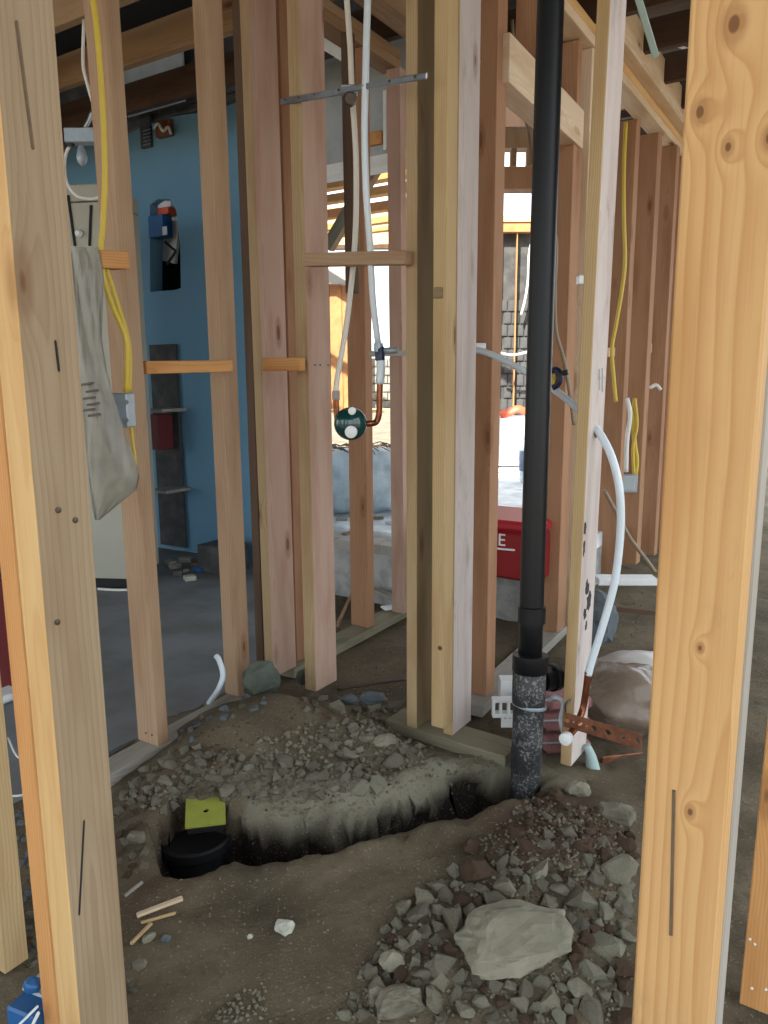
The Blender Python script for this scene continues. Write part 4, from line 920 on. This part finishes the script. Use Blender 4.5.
# ---------------------------------------------------------------- hanging plastic bag
prof = [(247, 68, 98), (256, 69, 100), (280, 71, 104), (310, 74, 103), (340, 77, 102), (370, 79, 107), (400, 82, 115), (430, 84, 124), (455, 86, 133), (475, 88, 139), (490, 90, 136), (505, 92, 118), (520, 95, 100)]
rows = []
for i, (y_, xa, xb) in enumerate(prof):
    row = []; wd = (xb - xa) / 2; cx_ = (xa + xb) / 2
    for k in range(20):
        a_ = 2 * math.pi * k / 20; wob = 1 + .03 * math.sin(3 * a_ + i * .9)
        th_ = .018 + .025 * min(i / 8, 1) * (1 if i < 11 else .35)
        p = atd(cx_ + wd * math.cos(a_) * wob, y_, 1.99 - th_ * math.sin(a_) + .012 * math.sin(5 * a_ + i * 1.3)); row.append(p)
    rows.append(row)
bg_ = sheet('plastic_bag', rows, 0, 'bag', closed=True); tag(bg_, 'cloudy plastic bag hanging in front of the beige locker', 'bag')
rows = []
for i in range(6):
    y_ = 425 + i * 13; row = []
    for k in range(12):
        a_ = 2 * math.pi * k / 12; row.append(atd(102 + i * 3.2 + (11 + i) * math.cos(a_), y_, 1.99 - .012 * math.sin(a_)))
    rows.append(row)
sheet('contents', rows, 0, 'bagprint', bg_, closed=True).matrix_basis = bg_.matrix_basis.inverted() @ Matrix.Translation(rows[0][0])
for j, (x_, y_) in enumerate(((86, 385), (91, 392), (88, 399), (92, 405), (87, 411), (93, 416))):
    a_ = atd(x_ - 5, y_, 1.945); b_ = atd(x_ + 8, y_ - 2, 1.940); board('print_line', a_, b_, Z, .006, .001, 'bagprint', bg_)

# ---------------------------------------------------------------- wrapped bags and rolls by the marked stud
def blob(name, px, py, Y, sx, sy, sz, mat, label, cat, seed=0, rot=0, sub=4, amp=.10):
    bm = bmesh.new(); bmesh.ops.create_icosphere(bm, subdivisions=sub, radius=1); rq_ = random.Random(seed); ph = [rq_.uniform(0, 6) for _ in range(9)]
    for v_ in bm.verts:
        c_ = v_.co; n_ = math.sin(c_.x * 5 + ph[0]) * math.sin(c_.y * 4 + ph[1]) + math.sin(c_.z * 7 + c_.x * 3 + ph[2]) * .6 + math.sin(c_.x * 13 + c_.y * 9 + ph[3]) * .35 + math.sin(c_.z * 17 - c_.y * 11 + ph[4]) * .25
        v_.co = c_ * (1 + amp * n_); 
        if v_.co.z < -.75: v_.co.z = -.75
    bmesh.ops.scale(bm, vec=(sx / 2, sy / 2, sz / 1.75), verts=bm.verts)
    me = bpy.data.meshes.new(name); bm.to_mesh(me); bm.free(); me.materials.append(MT[mat]); me.polygons.foreach_set('use_smooth', [True] * len(me.polygons))
    o = bpy.data.objects.new(name, me); COL.objects.link(o); p = atd(px, py, Y); o.location = p; o.rotation_euler = (0, 0, rot); tag(o, label, cat); return o
blob('wrapped_bag', 625, 700, 2.32, .30, .28, .20, 'wrap', 'crumpled clear plastic bag of brown material behind the copper strap', 'bag', 3)
blob('bag_filling', 628, 704, 2.34, .25, .22, .15, 'kraft', 'brown filling inside the crumpled clear plastic bag', 'filling', 4)
blob('wrapped_bag', 640, 672, 2.66, .34, .26, .12, 'wrapwhite', 'whitish plastic bundle above the crumpled clear bag', 'bag', 6, amp=.05)
for i, (px, py, Y, lb) in enumerate(((553, 692, 2.32, 'top pink insulation batt stacked behind the black pipe'), (551, 712, 2.28, 'middle pink insulation batt stacked behind the black pipe'), (550, 733, 2.24, 'bottom pink insulation batt stacked behind the black pipe'))):
    a_ = atd(px - 18, py, Y); b_ = atd(px + 26, py - 2, Y + .03)
    o = board('insulation_batt', a_, b_, Z, .042, .22, 'pinkfoam', bev=.012); tag(o, lb, 'insulation batt')
    board('film_edge', a_ + Z * .022 - Vector((0, .112, 0)), b_ + Z * .022 - Vector((0, .112, 0)), Z, .006, .004, 'film', o)
tb('white_hose', [atd(549, 700, 2.1), atd(556, 697, 2.08), atd(563, 704, 2.08), atd(561, 720, 2.08), atd(564, 735, 2.08)], .007, 'pex', 'small white hose bent beside the marked stud foot', 'hose')
tb('teal_bottle', [atd(587, 745, 2.1), atd(591, 757, 2.1), atd(593, 770, 2.1)], [.010, .022], 'greenstrap', 'teal plastic scrap in the shade behind the copper strap', 'plastic')
o = board('cardboard_sheet', atd(600, 775, 2.15), atd(640, 770, 2.2), Z, .12, .01, 'rust'); tag(o, 'dull red-brown board in the shade under the copper strap', 'board')
# white bracket behind the plate
wb = empty('white_bracket', atd(503, 725, 2.27)); tag(wb, 'white slotted plastic bracket lying left of the black pipe', 'bracket')
def quad(px0, py0, px1, py1, Y, th, mat, name, parent):
    a_ = atd(px0, py1, Y); b_ = atd(px1, py1, Y); h_ = atd(px0, py0, Y).z - a_.z; c_ = (a_ + b_) / 2; return box(name, c_, (b_ - a_).length, th, h_, mat, parent, x=(b_ - a_).normalized(), bev=.001)
quad(492, 698, 516, 701, 2.26, .03, 'whitepaint', 'rail', wb); quad(492, 712, 516, 716, 2.26, .03, 'whitepaint', 'rail', wb)
for x_ in (492, 499, 507, 514): quad(x_, 699, x_ + 2.5, 714, 2.26, .025, 'whitepaint', 'web', wb)
quad(501, 716, 518, 727, 2.27, .01, 'whitepaint', 'flange', wb)
for x_ in (505, 510, 514): lathe('hole', atd(x_, 717, 2.258), Vector((0, -1, 0)), [(.004, 0), (.004, .004)], 'lockerdark', wb, seg=8)
quad(499, 678, 516, 698, 2.36, .05, 'whitepaint', 'back_plate', wb)
# pieces behind the right part
def grey_stone(px, py, Y, *a, **k): p = atd(px, py, Y); return big_rock('stone', p, *a, **k)
o = big_rock('stone', atd(601, 618, 2.95), .15, .12, .26, 'rockblue', seed=9); tag(o, 'dark slate wedge of stone behind the lower end of the bent tube', 'stone')
o = board('white_board', atd(596, 580, 3.62), atd(655, 580, 3.62), Z, .035, .09, 'whitepaint', bev=.004); tag(o, 'white board lying across the back right beyond the marked stud', 'board')
o = board('wood_strip', atd(605, 607, 3.25), atd(660, 613, 3.2), Z, .02, .03, 'dark'); tag(o, 'thin dark stick on the gravel right of the slate wedge', 'stick')
# grey-green stone at the cluster foot, slate stone at the plumbing wall, paper, rebar, pex stub
p = atd(262, 680, 2.42); o = big_rock('stone', p, .14, .10, .15, 'rockgreen', seed=21, rot=.3, tilt=(0, .35)); tag(o, 'smooth grey-green stone leaning on the foot of the stud cluster', 'stone')
p = atd(305, 676, 2.66); o = big_rock('stone', p, .07, .07, .07, 'rockgreen', seed=23); tag(o, 'small grey-green stone between the pink stud and the corner stud', 'stone')
p = atd(372, 698, 2.42); o = big_rock('stone', p, .10, .07, .05, 'rockblue', seed=24, rot=.2); tag(o, 'dark slate-grey stone under the steel rod', 'stone')
p = atd(350, 700, 2.40); o = big_rock('stone', p, .07, .05, .035, 'rockblue', seed=26, rot=-.2); tag(o, 'lower dark flat stone right of the corner stud foot', 'stone')
tb('steel_rod', [at(337, 689, .0), at(370, 684, .01), at(407, 679, .01)], .006, 'nail', 'thin dark steel rod lying on the dirt between corner stud and tripled post', 'rod')
tb('wood_stick', [at(337, 626, 0), at(347, 604, 0), at(354, 590, 0)], .008, 'joist', 'thin stick lying on the dirt left of the lone dark brown stud', 'stick')
o = board('wood_strip', at(372, 589, .01), at(400, 600, .01), Z, .02, .05, 'weather'); tag(o, 'loose grey board at the foot of the low stem wall', 'board')
o = box('paper_scrap', at(395, 608, .005), .13, .06, .012, 'whitepaint', x=Vector((.9, .4, 0)).normalized(), bev=.005); tag(o, 'pale folded paper lying on the far plate behind the greenish stud', 'paper')
tb('pipe_stub', [at(209, 703, 0), atd(218, 690, 2.42), atd(223, 675, 2.43), atd(219, 660, 2.44), atd(216, 656, 2.45)], .0095, 'pex', 'short curved white tube sticking up from the soil left of the cluster', 'water tube')
tb('slab_cable', [at(98, 589, -.03), at(115, 590, -.03), at(131, 590, -.03)], .008, 'cablewhite', 'white cable lying on the slab at the foot of the locker', 'cable')
# lower left corner: carton and wires
cb = empty('blue_carton', at(28, 1010, .0)); tag(cb, 'blue carton with white slashes at the foot of the big tan stud', 'carton')
cc = atd(44, 1062, 1.14); cc.z = -.05; hz_ = atd(30, 1004, 1.12).z + .05
cb_x = Vector((.92, -.38, 0)).normalized()
box('body', cc, .06, .08, hz_, 'bluebox', cb, x=cb_x, bev=.004)
box('flap', cc + Z * (hz_ + .001) + Vector((0, .015, 0)), .05, .04, .006, 'greyboard', cb, x=cb_x)
blob('crumpled_wad', 33, 985, 1.13, .03, .025, .025, 'bluebox', 'blue crumpled knob on top of the blue carton', 'wad', 5, sub=3)
fn = Z.cross(cb_x); fc = cc - fn * .0415
def onf(px, py):
    d = ray(px, py); o_ = Vector((0, 0, CAMH)); return o_ + d * ((fc - o_).dot(fn) / d.dot(fn))
board('white_slash', onf(18, 1026), onf(38, 1006), Z, .004, .002, 'white', cb); board('white_slash', onf(32, 1026), onf(39, 1012), Z, .005, .002, 'white', cb)
tb('fine_wire', [at(8, 738, -.02), at(18, 757, -.02), at(30, 752, -.02)], .003, 'cablewhite', 'thin white wire on the slab left of the orange stud', 'wire')
tb('fine_wire', [at(-5, 794, -.02), at(12, 796, -.02), at(24, 795, -.02)], .003, 'cablewhite', 'thin straight white wire nearer the camera left of the orange stud', 'wire')
o = box('white_bag', at(2, 700, -.03), .12, .10, .03, 'paperfloor', bev=.01); tag(o, 'crumpled white bag on the slab at the left edge', 'bag')
o = box('dark_bin', at(-14, 690, -.03), .22, .2, .42, 'redbox'); tag(o, 'dark red-brown bin at the left edge behind the orange stud', 'bin')
# splinters near the trench
for a_, b_, w_, m_, lb in (((137, 920), (183, 903), .014, 'pale', 'pale split wood shim lying on the near edge of the trench'), ((141, 927), (176, 917), .006, 'yellow', 'thin second splinter touching the pale shim'),
                           ((125, 900), (143, 886), .008, 'weather', 'grey sliver of wood nearest to the big tan stud'), ((131, 948), (152, 929), .008, 'yellow', 'yellowish chip beside the round stone at lower left')):
    p0 = surf(*a_) + Z * .008; p1 = surf(*b_) + Z * .010; o = board('wood_splinter', p0, p1, Z, .007, w_, m_); tag(o, lb, 'splinter')

# ---------------------------------------------------------------- rubble: single stones
def place(px, py, size_px, mat, name, label, group=None, i=0, sink=.42, tilt=.5, cat='stone', flat=None):
    p = surf(px, py); r_ = size_px / 2 / FPX * p.y * 1.2
    o = bpy.data.objects.new(name, rock_mesh(mat, i % 12)); COL.objects.link(o)
    o.location = p + Z * r_ * (.45 - sink); rq_ = random.Random(i * 7 + int(px)); o.rotation_euler = (rq_.uniform(-tilt, tilt), rq_.uniform(-tilt, tilt), rq_.uniform(0, 6.28)); o.scale = (r_, r_, r_)
    tag(o, label, cat, group); return o
def bigp(px, py, sx, sy, sz, mat, lb, rot=0, seed=1, tilt=(0, 0), lift=0.):
    p = surf(px, py); o = big_rock('stone', p + Z * lift, sx, sy, sz, mat, rot, seed, tilt=tilt); tag(o, lb, 'stone'); return o
bigp(514, 946, .26, .17, .06, 'rockpale', 'large flat pale slab of broken concrete at the lower centre right', rot=.25, seed=31, tilt=(.22, -.03), lift=.018)
bigp(400, 1010, .10, .08, .06, 'rock', 'rounded grey boulder cut by the bottom of the view', seed=32, lift=.01)
bigp(578, 796, .075, .06, .05, 'rockpale', 'squarish pale stone just in front of the marked stud foot', seed=33, lift=.015)
bigp(616, 818, .11, .08, .055, 'rock', 'wide grey stone beside the edge of the wide orange-yellow stud', seed=34, lift=.012, rot=-.2)
bigp(392, 966, .055, .045, .04, 'rockpale', 'angular pale stone above the rounded grey boulder', seed=35, lift=.01)
bigp(284, 931, .045, .035, .035, 'rockwhite', 'lone white plaster lump on the smooth soil in front of the trench', seed=36, lift=.010)
bigp(166, 941, .024, .02, .02, 'rockblue', 'lone bluish pebble below the pale wood shim', seed=37, lift=.005)
bigp(139, 968, .032, .03, .02, 'rock', 'round flat stone nearest to the foot of the big tan stud', seed=38, lift=.005)
bigp(149, 941, .035, .02, .018, 'rockpale', 'oval pale stone beside the yellowish chip', seed=39, lift=.005, rot=.8)
bigp(250, 938, .013, .012, .012, 'rockwhite', 'tiny white pebble left of the lone plaster lump', seed=40, lift=.003)
bigp(136, 842, .05, .04, .04, 'rock', 'grey stone on the left bank of the trench near the drain', seed=41, lift=.01)
bigp(430, 740, .09, .07, .05, 'rock', 'flat stone bedded below the tripled post', seed=42, lift=.0)
bigp(385, 745, .08, .06, .04, 'rockpale', 'pale stone near the crest of the trench face below the tripled post', seed=43, lift=.01, rot=.5)
def inpoly(x, y, P):
    c = False; n = len(P)
    for i in range(n):
        (x0, y0), (x1, y1) = P[i], P[(i + 1) % n]
        if (y0 > y) != (y1 > y) and x < (x1 - x0) * (y - y0) / (y1 - y0) + x0: c = not c
    return c
placed = []; USED = {}; GRP = ['']
MARKS = [('the large flat slab', 512, 948), ('the rounded grey boulder', 400, 1010), ('the squarish pale stone', 578, 796), ('the wide grey stone', 616, 818), ('the angular pale stone', 392, 966),
         ('the lime-green drain plate', 205, 822), ('the cable-carrying stud foot', 155, 745), ('the grey-green stone', 262, 680), ('the corner stud foot', 322, 692), ('the tripled post', 437, 728), ('the black pipe', 525, 780),
         ('the trench corner by the pipe', 500, 805), ('the big tan stud', 118, 830), ('the wide orange-yellow stud', 634, 900), ('the bottom edge of the view', 500, 1023), ('the blue carton', 28, 990), ('the slate-grey stone', 372, 698)]
def stone_label(x, y, s_, m, name, smin, smax):
    size = 'tiny' if s_ < 10 else 'small' if s_ < 14 else 'medium' if s_ < 20 else 'large'
    colr = {'rock': 'grey', 'rockpale': 'pale', 'rockred': 'reddish', 'rockblue': 'slate-blue'}[m]
    for nm, mx, my in sorted(MARKS, key=lambda q: (x - q[1]) ** 2 + ((y - q[2]) * 1.3) ** 2)[:7]:
        dx, dy = x - mx, (y - my) * 1.3; d = math.hypot(dx, dy); cm = max(3, int(round(d / FPX * surf(x, y).y * 100)))
        side = ('right of' if dx > 0 else 'left of') if abs(dx) > 2 * abs(dy) else (('in front of' if dy > 0 else 'behind') if abs(dy) > 2 * abs(dx) else (('front-right of' if dx > 0 else 'front-left of') if dy > 0 else ('rear-right of' if dx > 0 else 'rear-left of')))
        for k in (0,):
            hands = ['just', 'half a hand', 'one hand', 'one and a half hands', 'two hands', 'two and a half hands', 'three hands', 'three and a half hands', 'four hands', 'four and a half hands', 'five hands'][min(10, int(round(cm / 5)))]
            lb = f"{size} {colr} {'clod' if name == 'soil_clod' else 'stone'} {hands} {side} {nm}"
            if lb not in USED and len(lb.replace('-', ' ').split()) <= 16: USED[lb] = 1; return lb
    return lb
def scatter(poly, n, smin, smax, mats, name, label, group, seed, kgap=.34, avoid=()):
    GRP[0] = group; rq_ = random.Random(seed); xs_ = [p[0] for p in poly]; ys_ = [p[1] for p in poly]; cnt = 0; tries = 0; i = seed * 100
    while cnt < n and tries < n * 40:
        tries += 1; x = rq_.uniform(min(xs_), max(xs_)); y = rq_.uniform(min(ys_), max(ys_))
        if not inpoly(x, y, poly): continue
        s_ = smin + (smax - smin) * rq_.random() ** 1.3 * (1 - .6 * tries / (n * 40))
        if any((x - a) ** 2 + ((y - b) * 1.4) ** 2 < (kgap * (s_ + c_)) ** 2 for a, b, c_ in placed): continue
        if any((x - a) ** 2 / (rx * rx) + (y - b) ** 2 / (ry * ry) < 1 for a, b, rx, ry in avoid): continue
        p = surf(x, y)
        if p.z < -.14: continue
        m_ = rq_.choice(mats); lb_ = stone_label(x, y, s_, m_, name, smin, smax)
        placed.append((x, y, s_)); place(x, y, s_, m_, name, lb_, group, i); i += 1; cnt += 1
AV = [(512, 948, 62, 36), (400, 1012, 36, 22), (578, 796, 20, 14), (616, 818, 26, 18)]
scatter([(120, 800), (150, 765), (185, 745), (240, 760), (330, 765), (380, 770), (385, 785), (300, 800), (215, 800), (160, 812)], 95, 12, 25, ('rock', 'rock', 'rockpale'), 'rubble_stone', 'broken grey stone in the loose band above the round drain', 'loose stones on the far bank above the drain', 1)
scatter([(175, 735), (200, 705), (270, 690), (275, 705), (215, 725), (185, 745)], 22, 7, 14, ('rock', 'rockblue'), 'rubble_stone', 'small grey stone at the feet of the stud cluster', 'stones at the feet of the stud cluster', 2)
scatter([(300, 700), (340, 694), (400, 700), (415, 725), (440, 745), (420, 765), (350, 772), (320, 740)], 50, 10, 28, ('rock', 'rockpale', 'rock'), 'rubble_stone', 'grey clod on the soil mound between the corner stud and the tripled post', 'clods on the mound below the plumbing wall', 3)
scatter([(440, 868), (520, 862), (600, 860), (632, 870), (628, 1023), (340, 1023), (350, 1000), (375, 960), (380, 935), (405, 905)], 120, 16, 44, ('rock', 'rockpale', 'rock', 'rockpale', 'rockred'), 'rubble_stone', 'broken concrete chunk in the heap around the large flat slab', 'concrete chunks around the large slab', 4, avoid=AV)
scatter([(530, 800), (560, 790), (632, 835), (632, 880), (540, 875), (480, 870), (470, 850), (500, 835)], 60, 10, 30, ('rockred', 'rockred', 'rock'), 'soil_clod', 'reddish brown clod on the soil heap in front of the black pipe', 'reddish clods in front of the black pipe', 5, avoid=AV)
scatter([(118, 800), (135, 810), (150, 860), (130, 880), (118, 870)], 14, 9, 18, ('rockred', 'rock'), 'soil_clod', 'brown clod on the left bank beside the big tan stud', 'clods on the left bank of the trench', 6)
scatter([(12, 800), (30, 800), (45, 960), (30, 965)], 22, 8, 18, ('rockblue', 'rock'), 'rubble_stone', 'dark stone in the gap left of the orange stud', 'dark stones left of the orange stud', 7)
scatter([(122, 985), (138, 985), (145, 1020), (128, 1020)], 4, 8, 12, ('rock',), 'rubble_stone', 'small stone low beside the big tan stud', 'small stones low beside the big tan stud', 8)
# finest gravel: one object
def gravel(name, polys, mat, label, seed):
    rq_ = random.Random(seed); V_, F_ = [], []
    for poly, n, s0, s1 in polys:
        xs_ = [p[0] for p in poly]; ys_ = [p[1] for p in poly]; c_ = 0
        while c_ < n:
            x = rq_.uniform(min(xs_), max(xs_)); y = rq_.uniform(min(ys_), max(ys_)); 
            if not inpoly(x, y, poly): continue
            c_ += 1; p = surf(x, y)
            if p.z < -.16: continue
            r_ = rq_.uniform(s0, s1) / 2 / FPX * p.y; n0 = len(V_); ra_ = rq_.uniform(0, 6.28)
            for a_, b_, c2 in ((1, 0, 0), (0, 1, 0), (-1, 0, 0), (0, -1, 0), (.2, .1, .8), (0, 0, -.6)):
                k_ = rq_.uniform(.6, 1.1) * r_; q0 = a_ * math.cos(ra_) - b_ * math.sin(ra_); q1 = a_ * math.sin(ra_) + b_ * math.cos(ra_); V_.append(p + Vector((q0 * k_, q1 * k_, c2 * k_ + r_ * .2)))
            for i in range(4): F_ += [(n0 + i, n0 + (i + 1) % 4, n0 + 4), (n0 + (i + 1) % 4, n0 + i, n0 + 5)]
    o = mk(name, V_, F_, mat); tag(o, label, 'gravel', kind='stuff'); return o
gravel('gravel', [([(150, 880), (330, 865), (480, 840), (440, 900), (370, 960), (330, 1023), (140, 1023)], 260, 1.5, 5), ([(120, 800), (240, 745), (400, 700), (440, 760), (300, 800), (160, 815)], 700, 3, 9),
                  ([(430, 868), (632, 850), (628, 1023), (330, 1023), (380, 940)], 900, 3, 9), ([(470, 850), (530, 795), (632, 820), (632, 880)], 500, 2, 8), ([(250, 790), (400, 768), (490, 745), (505, 775), (400, 815), (250, 830)], 260, 2, 8), ([(225, 995), (262, 985), (285, 1023), (215, 1023)], 60, 4, 9),
                  ([(338, 640), (405, 625), (405, 700), (338, 700)], 160, 1.5, 4), ([(600, 590), (645, 590), (640, 660), (600, 650)], 120, 2, 4)], 'rock', 'fine grey gravel strewn over the dug soil', 41)
gravel('soil_crumbs', [([(470, 850), (530, 795), (632, 820), (632, 920), (480, 900)], 600, 2, 7), ([(118, 800), (240, 700), (330, 700), (400, 790), (150, 860)], 350, 2, 6)], 'rockred', 'reddish soil crumbs over both banks of the trench', 42)

# ---------------------------------------------------------------- small marks on the timber: nails, knots holes, pencil and paint marks
def face_u(o): m = o.matrix_basis; bx = [Vector(c) for c in o.bound_box]; return m.translation.dot(R) + min(b.x for b in bx)
def face_v(o): m = o.matrix_basis; bx = [Vector(c) for c in o.bound_box]; return m.translation.dot(L) + min(b.y for b in bx)
def onface(o, px, py, ax, off):
    m = o.matrix_basis; n = m.col[ax].xyz.normalized(); b = min(Vector(c)[ax] for c in o.bound_box) if o.type == 'MESH' else 0
    p0 = m.translation + n * (min(v.co[ax] for v in o.data.vertices) - off); d = ray(px, py); e = Vector((0, 0, CAMH)); return e + d * ((p0 - e).dot(n) / d.dot(n))
def on_right(o, px, py, off=.0): return onface(o, px, py, 1, off)      # on the face looking right
def on_left(o, px, py, off=.0): return onface(o, px, py, 0, off)       # on the face looking left
def nail(o, px, py, side, r=.0035, mat='nail', name='nail_head'):
    p = on_right(o, px, py) if side == 'r' else on_left(o, px, py); n = -L if side == 'r' else -R; lathe(name, p - n * .002, n, [(r, 0), (r, .004), (r * .5, .005)], mat, o, seg=8)
for p_ in ((57, 622), (58, 510), (75, 520)): nail(st['A'], *p_, 'r', .0045, name='nail_hole')
for p_ in ((315, 365), (320, 365), (328, 365)): nail(st['E'], *p_, 'r', .003)
for p_ in ((478, 53), (480, 62), (478, 74)): nail(st['G'], *p_, 'l', .004, 'brass')
for p_ in ((146, 733), (152, 735)): nail(st['B'], *p_, 'l', .003)
for p_ in ((750, 939), (755, 944), (752, 988), (766, 989)): nail(st['Z2'], *p_, 'l', .0025, 'white')
board('split', on_right(st['A'], 84, 820, .0003), on_right(st['A'], 79, 915, .0003), R, .0022, .0012, 'blackmark', st['A'])
board('split', on_right(st['A'], 16, 20, .0003), on_right(st['A'], 33, 150, .0003), R, .004, .0012, 'kraft', st['A'])
board('split', on_right(st['A'], 55, 340, .0003), on_right(st['A'], 59, 372, .0003), R, .003, .0012, 'blackmark', st['A'])
board('split', on_left(st['Z'], 674, 790, .0003), on_left(st['Z'], 671, 935, .0003), L, .0009, .0012, 'kraft', st['Z'])
zi = st['Z'].matrix_basis.inverted(); kp = []
for px, py, r_ in ((734, 24, .0042), (700, 112, .0030), (770, 138, .0030), (728, 147, .0022), (690, 812, .0022), (700, 648, .0016)):
    q_ = zi @ on_left(st['Z'], px, py); kp.append((q_.x, q_.y, q_.z, r_))
st['Z'].data.materials[0] = wood('wood_knotty_fir', (.60, .37, .165), (.42, .195, .062), contrast=.55, spacing=.0105, stain=.6, stain_col=(.17, .14, .085), warp=.02, kpos=kp)
for k_, (px, py, w_, h_) in enumerate(((585, 528, .020, .04), (584, 548, .016, .05), (587, 588, .030, .05), (589, 600, .045, .06), (585, 614, .025, .045), (586, 626, .014, .03))):
    p = on_right(st['K'], px, py, .0003); lean_ = Vector(st['K'].matrix_basis.col[2].xyz)
    lean_ = st['K'].matrix_basis.col[2].xyz.normalized(); rq_ = random.Random(k_); nn = -L; xx = (R - R.dot(lean_) * lean_).normalized(); vs = []; fs = []
    for lay in (0, .0014):
        for a_ in range(16):
            an = a_ * math.pi / 8; rr2 = rq_.uniform(.55, 1.15) if lay == 0 else rs_[a_]
            if lay == 0: rs_ = (rs_ if a_ else []) + [rr2]
            vs.append((math.cos(an) * w_ / 2 * rr2, math.sin(an) * h_ / 2 * rr2, lay))
    fs = [tuple(range(16))[::-1], tuple(range(16, 32))] + [(i, (i + 1) % 16, 16 + (i + 1) % 16, 16 + i) for i in range(16)]
    mk('paint_mark', vs, fs, 'blackmark', st['K'], frame(p + L * .0006, xx, lean_, xx.cross(lean_)))
p = on_right(st['K'], 596, 432, .0); lathe('bored_hole', p + L * .002, -L, [(.016, 0), (.016, .0028)], 'dark', st['K'], seg=20)
for a_, b_ in (((598, 378), (606, 378)), ((602, 368), (602, 392)), ((599, 369), (599, 390))): board('pencil_mark', on_right(st['K'], *a_, .0003), on_right(st['K'], *b_, .0003), Z if a_[1] == b_[1] else R, .0015, .001, 'greysteel', st['K'])
lathe('knot', on_left(st['F3'], 448, 619) + R * .002, -R, [(.012, 0), (.012, .003), (.006, .0035)], 'dark', st['F3'], seg=16)
lathe('knot', on_left(st['F2'], 440, 648) + R * .002, -R, [(.007, 0), (.007, .003)], 'dark', st['F2'], seg=14)
board('ink_stamp', on_left(st['F2'], 434, 293, .0003), on_left(st['F2'], 443, 293, .0003), Z, .030, .001, 'olive', st['F2'])
for o in (st['F1'], st['F3']):
    pass
board('pencil_line', on_left(st['F3'], 444, 427, .0003), on_left(st['F3'], 452, 427, .0003), Z, .002, .001, 'blackmark', st['F3'])
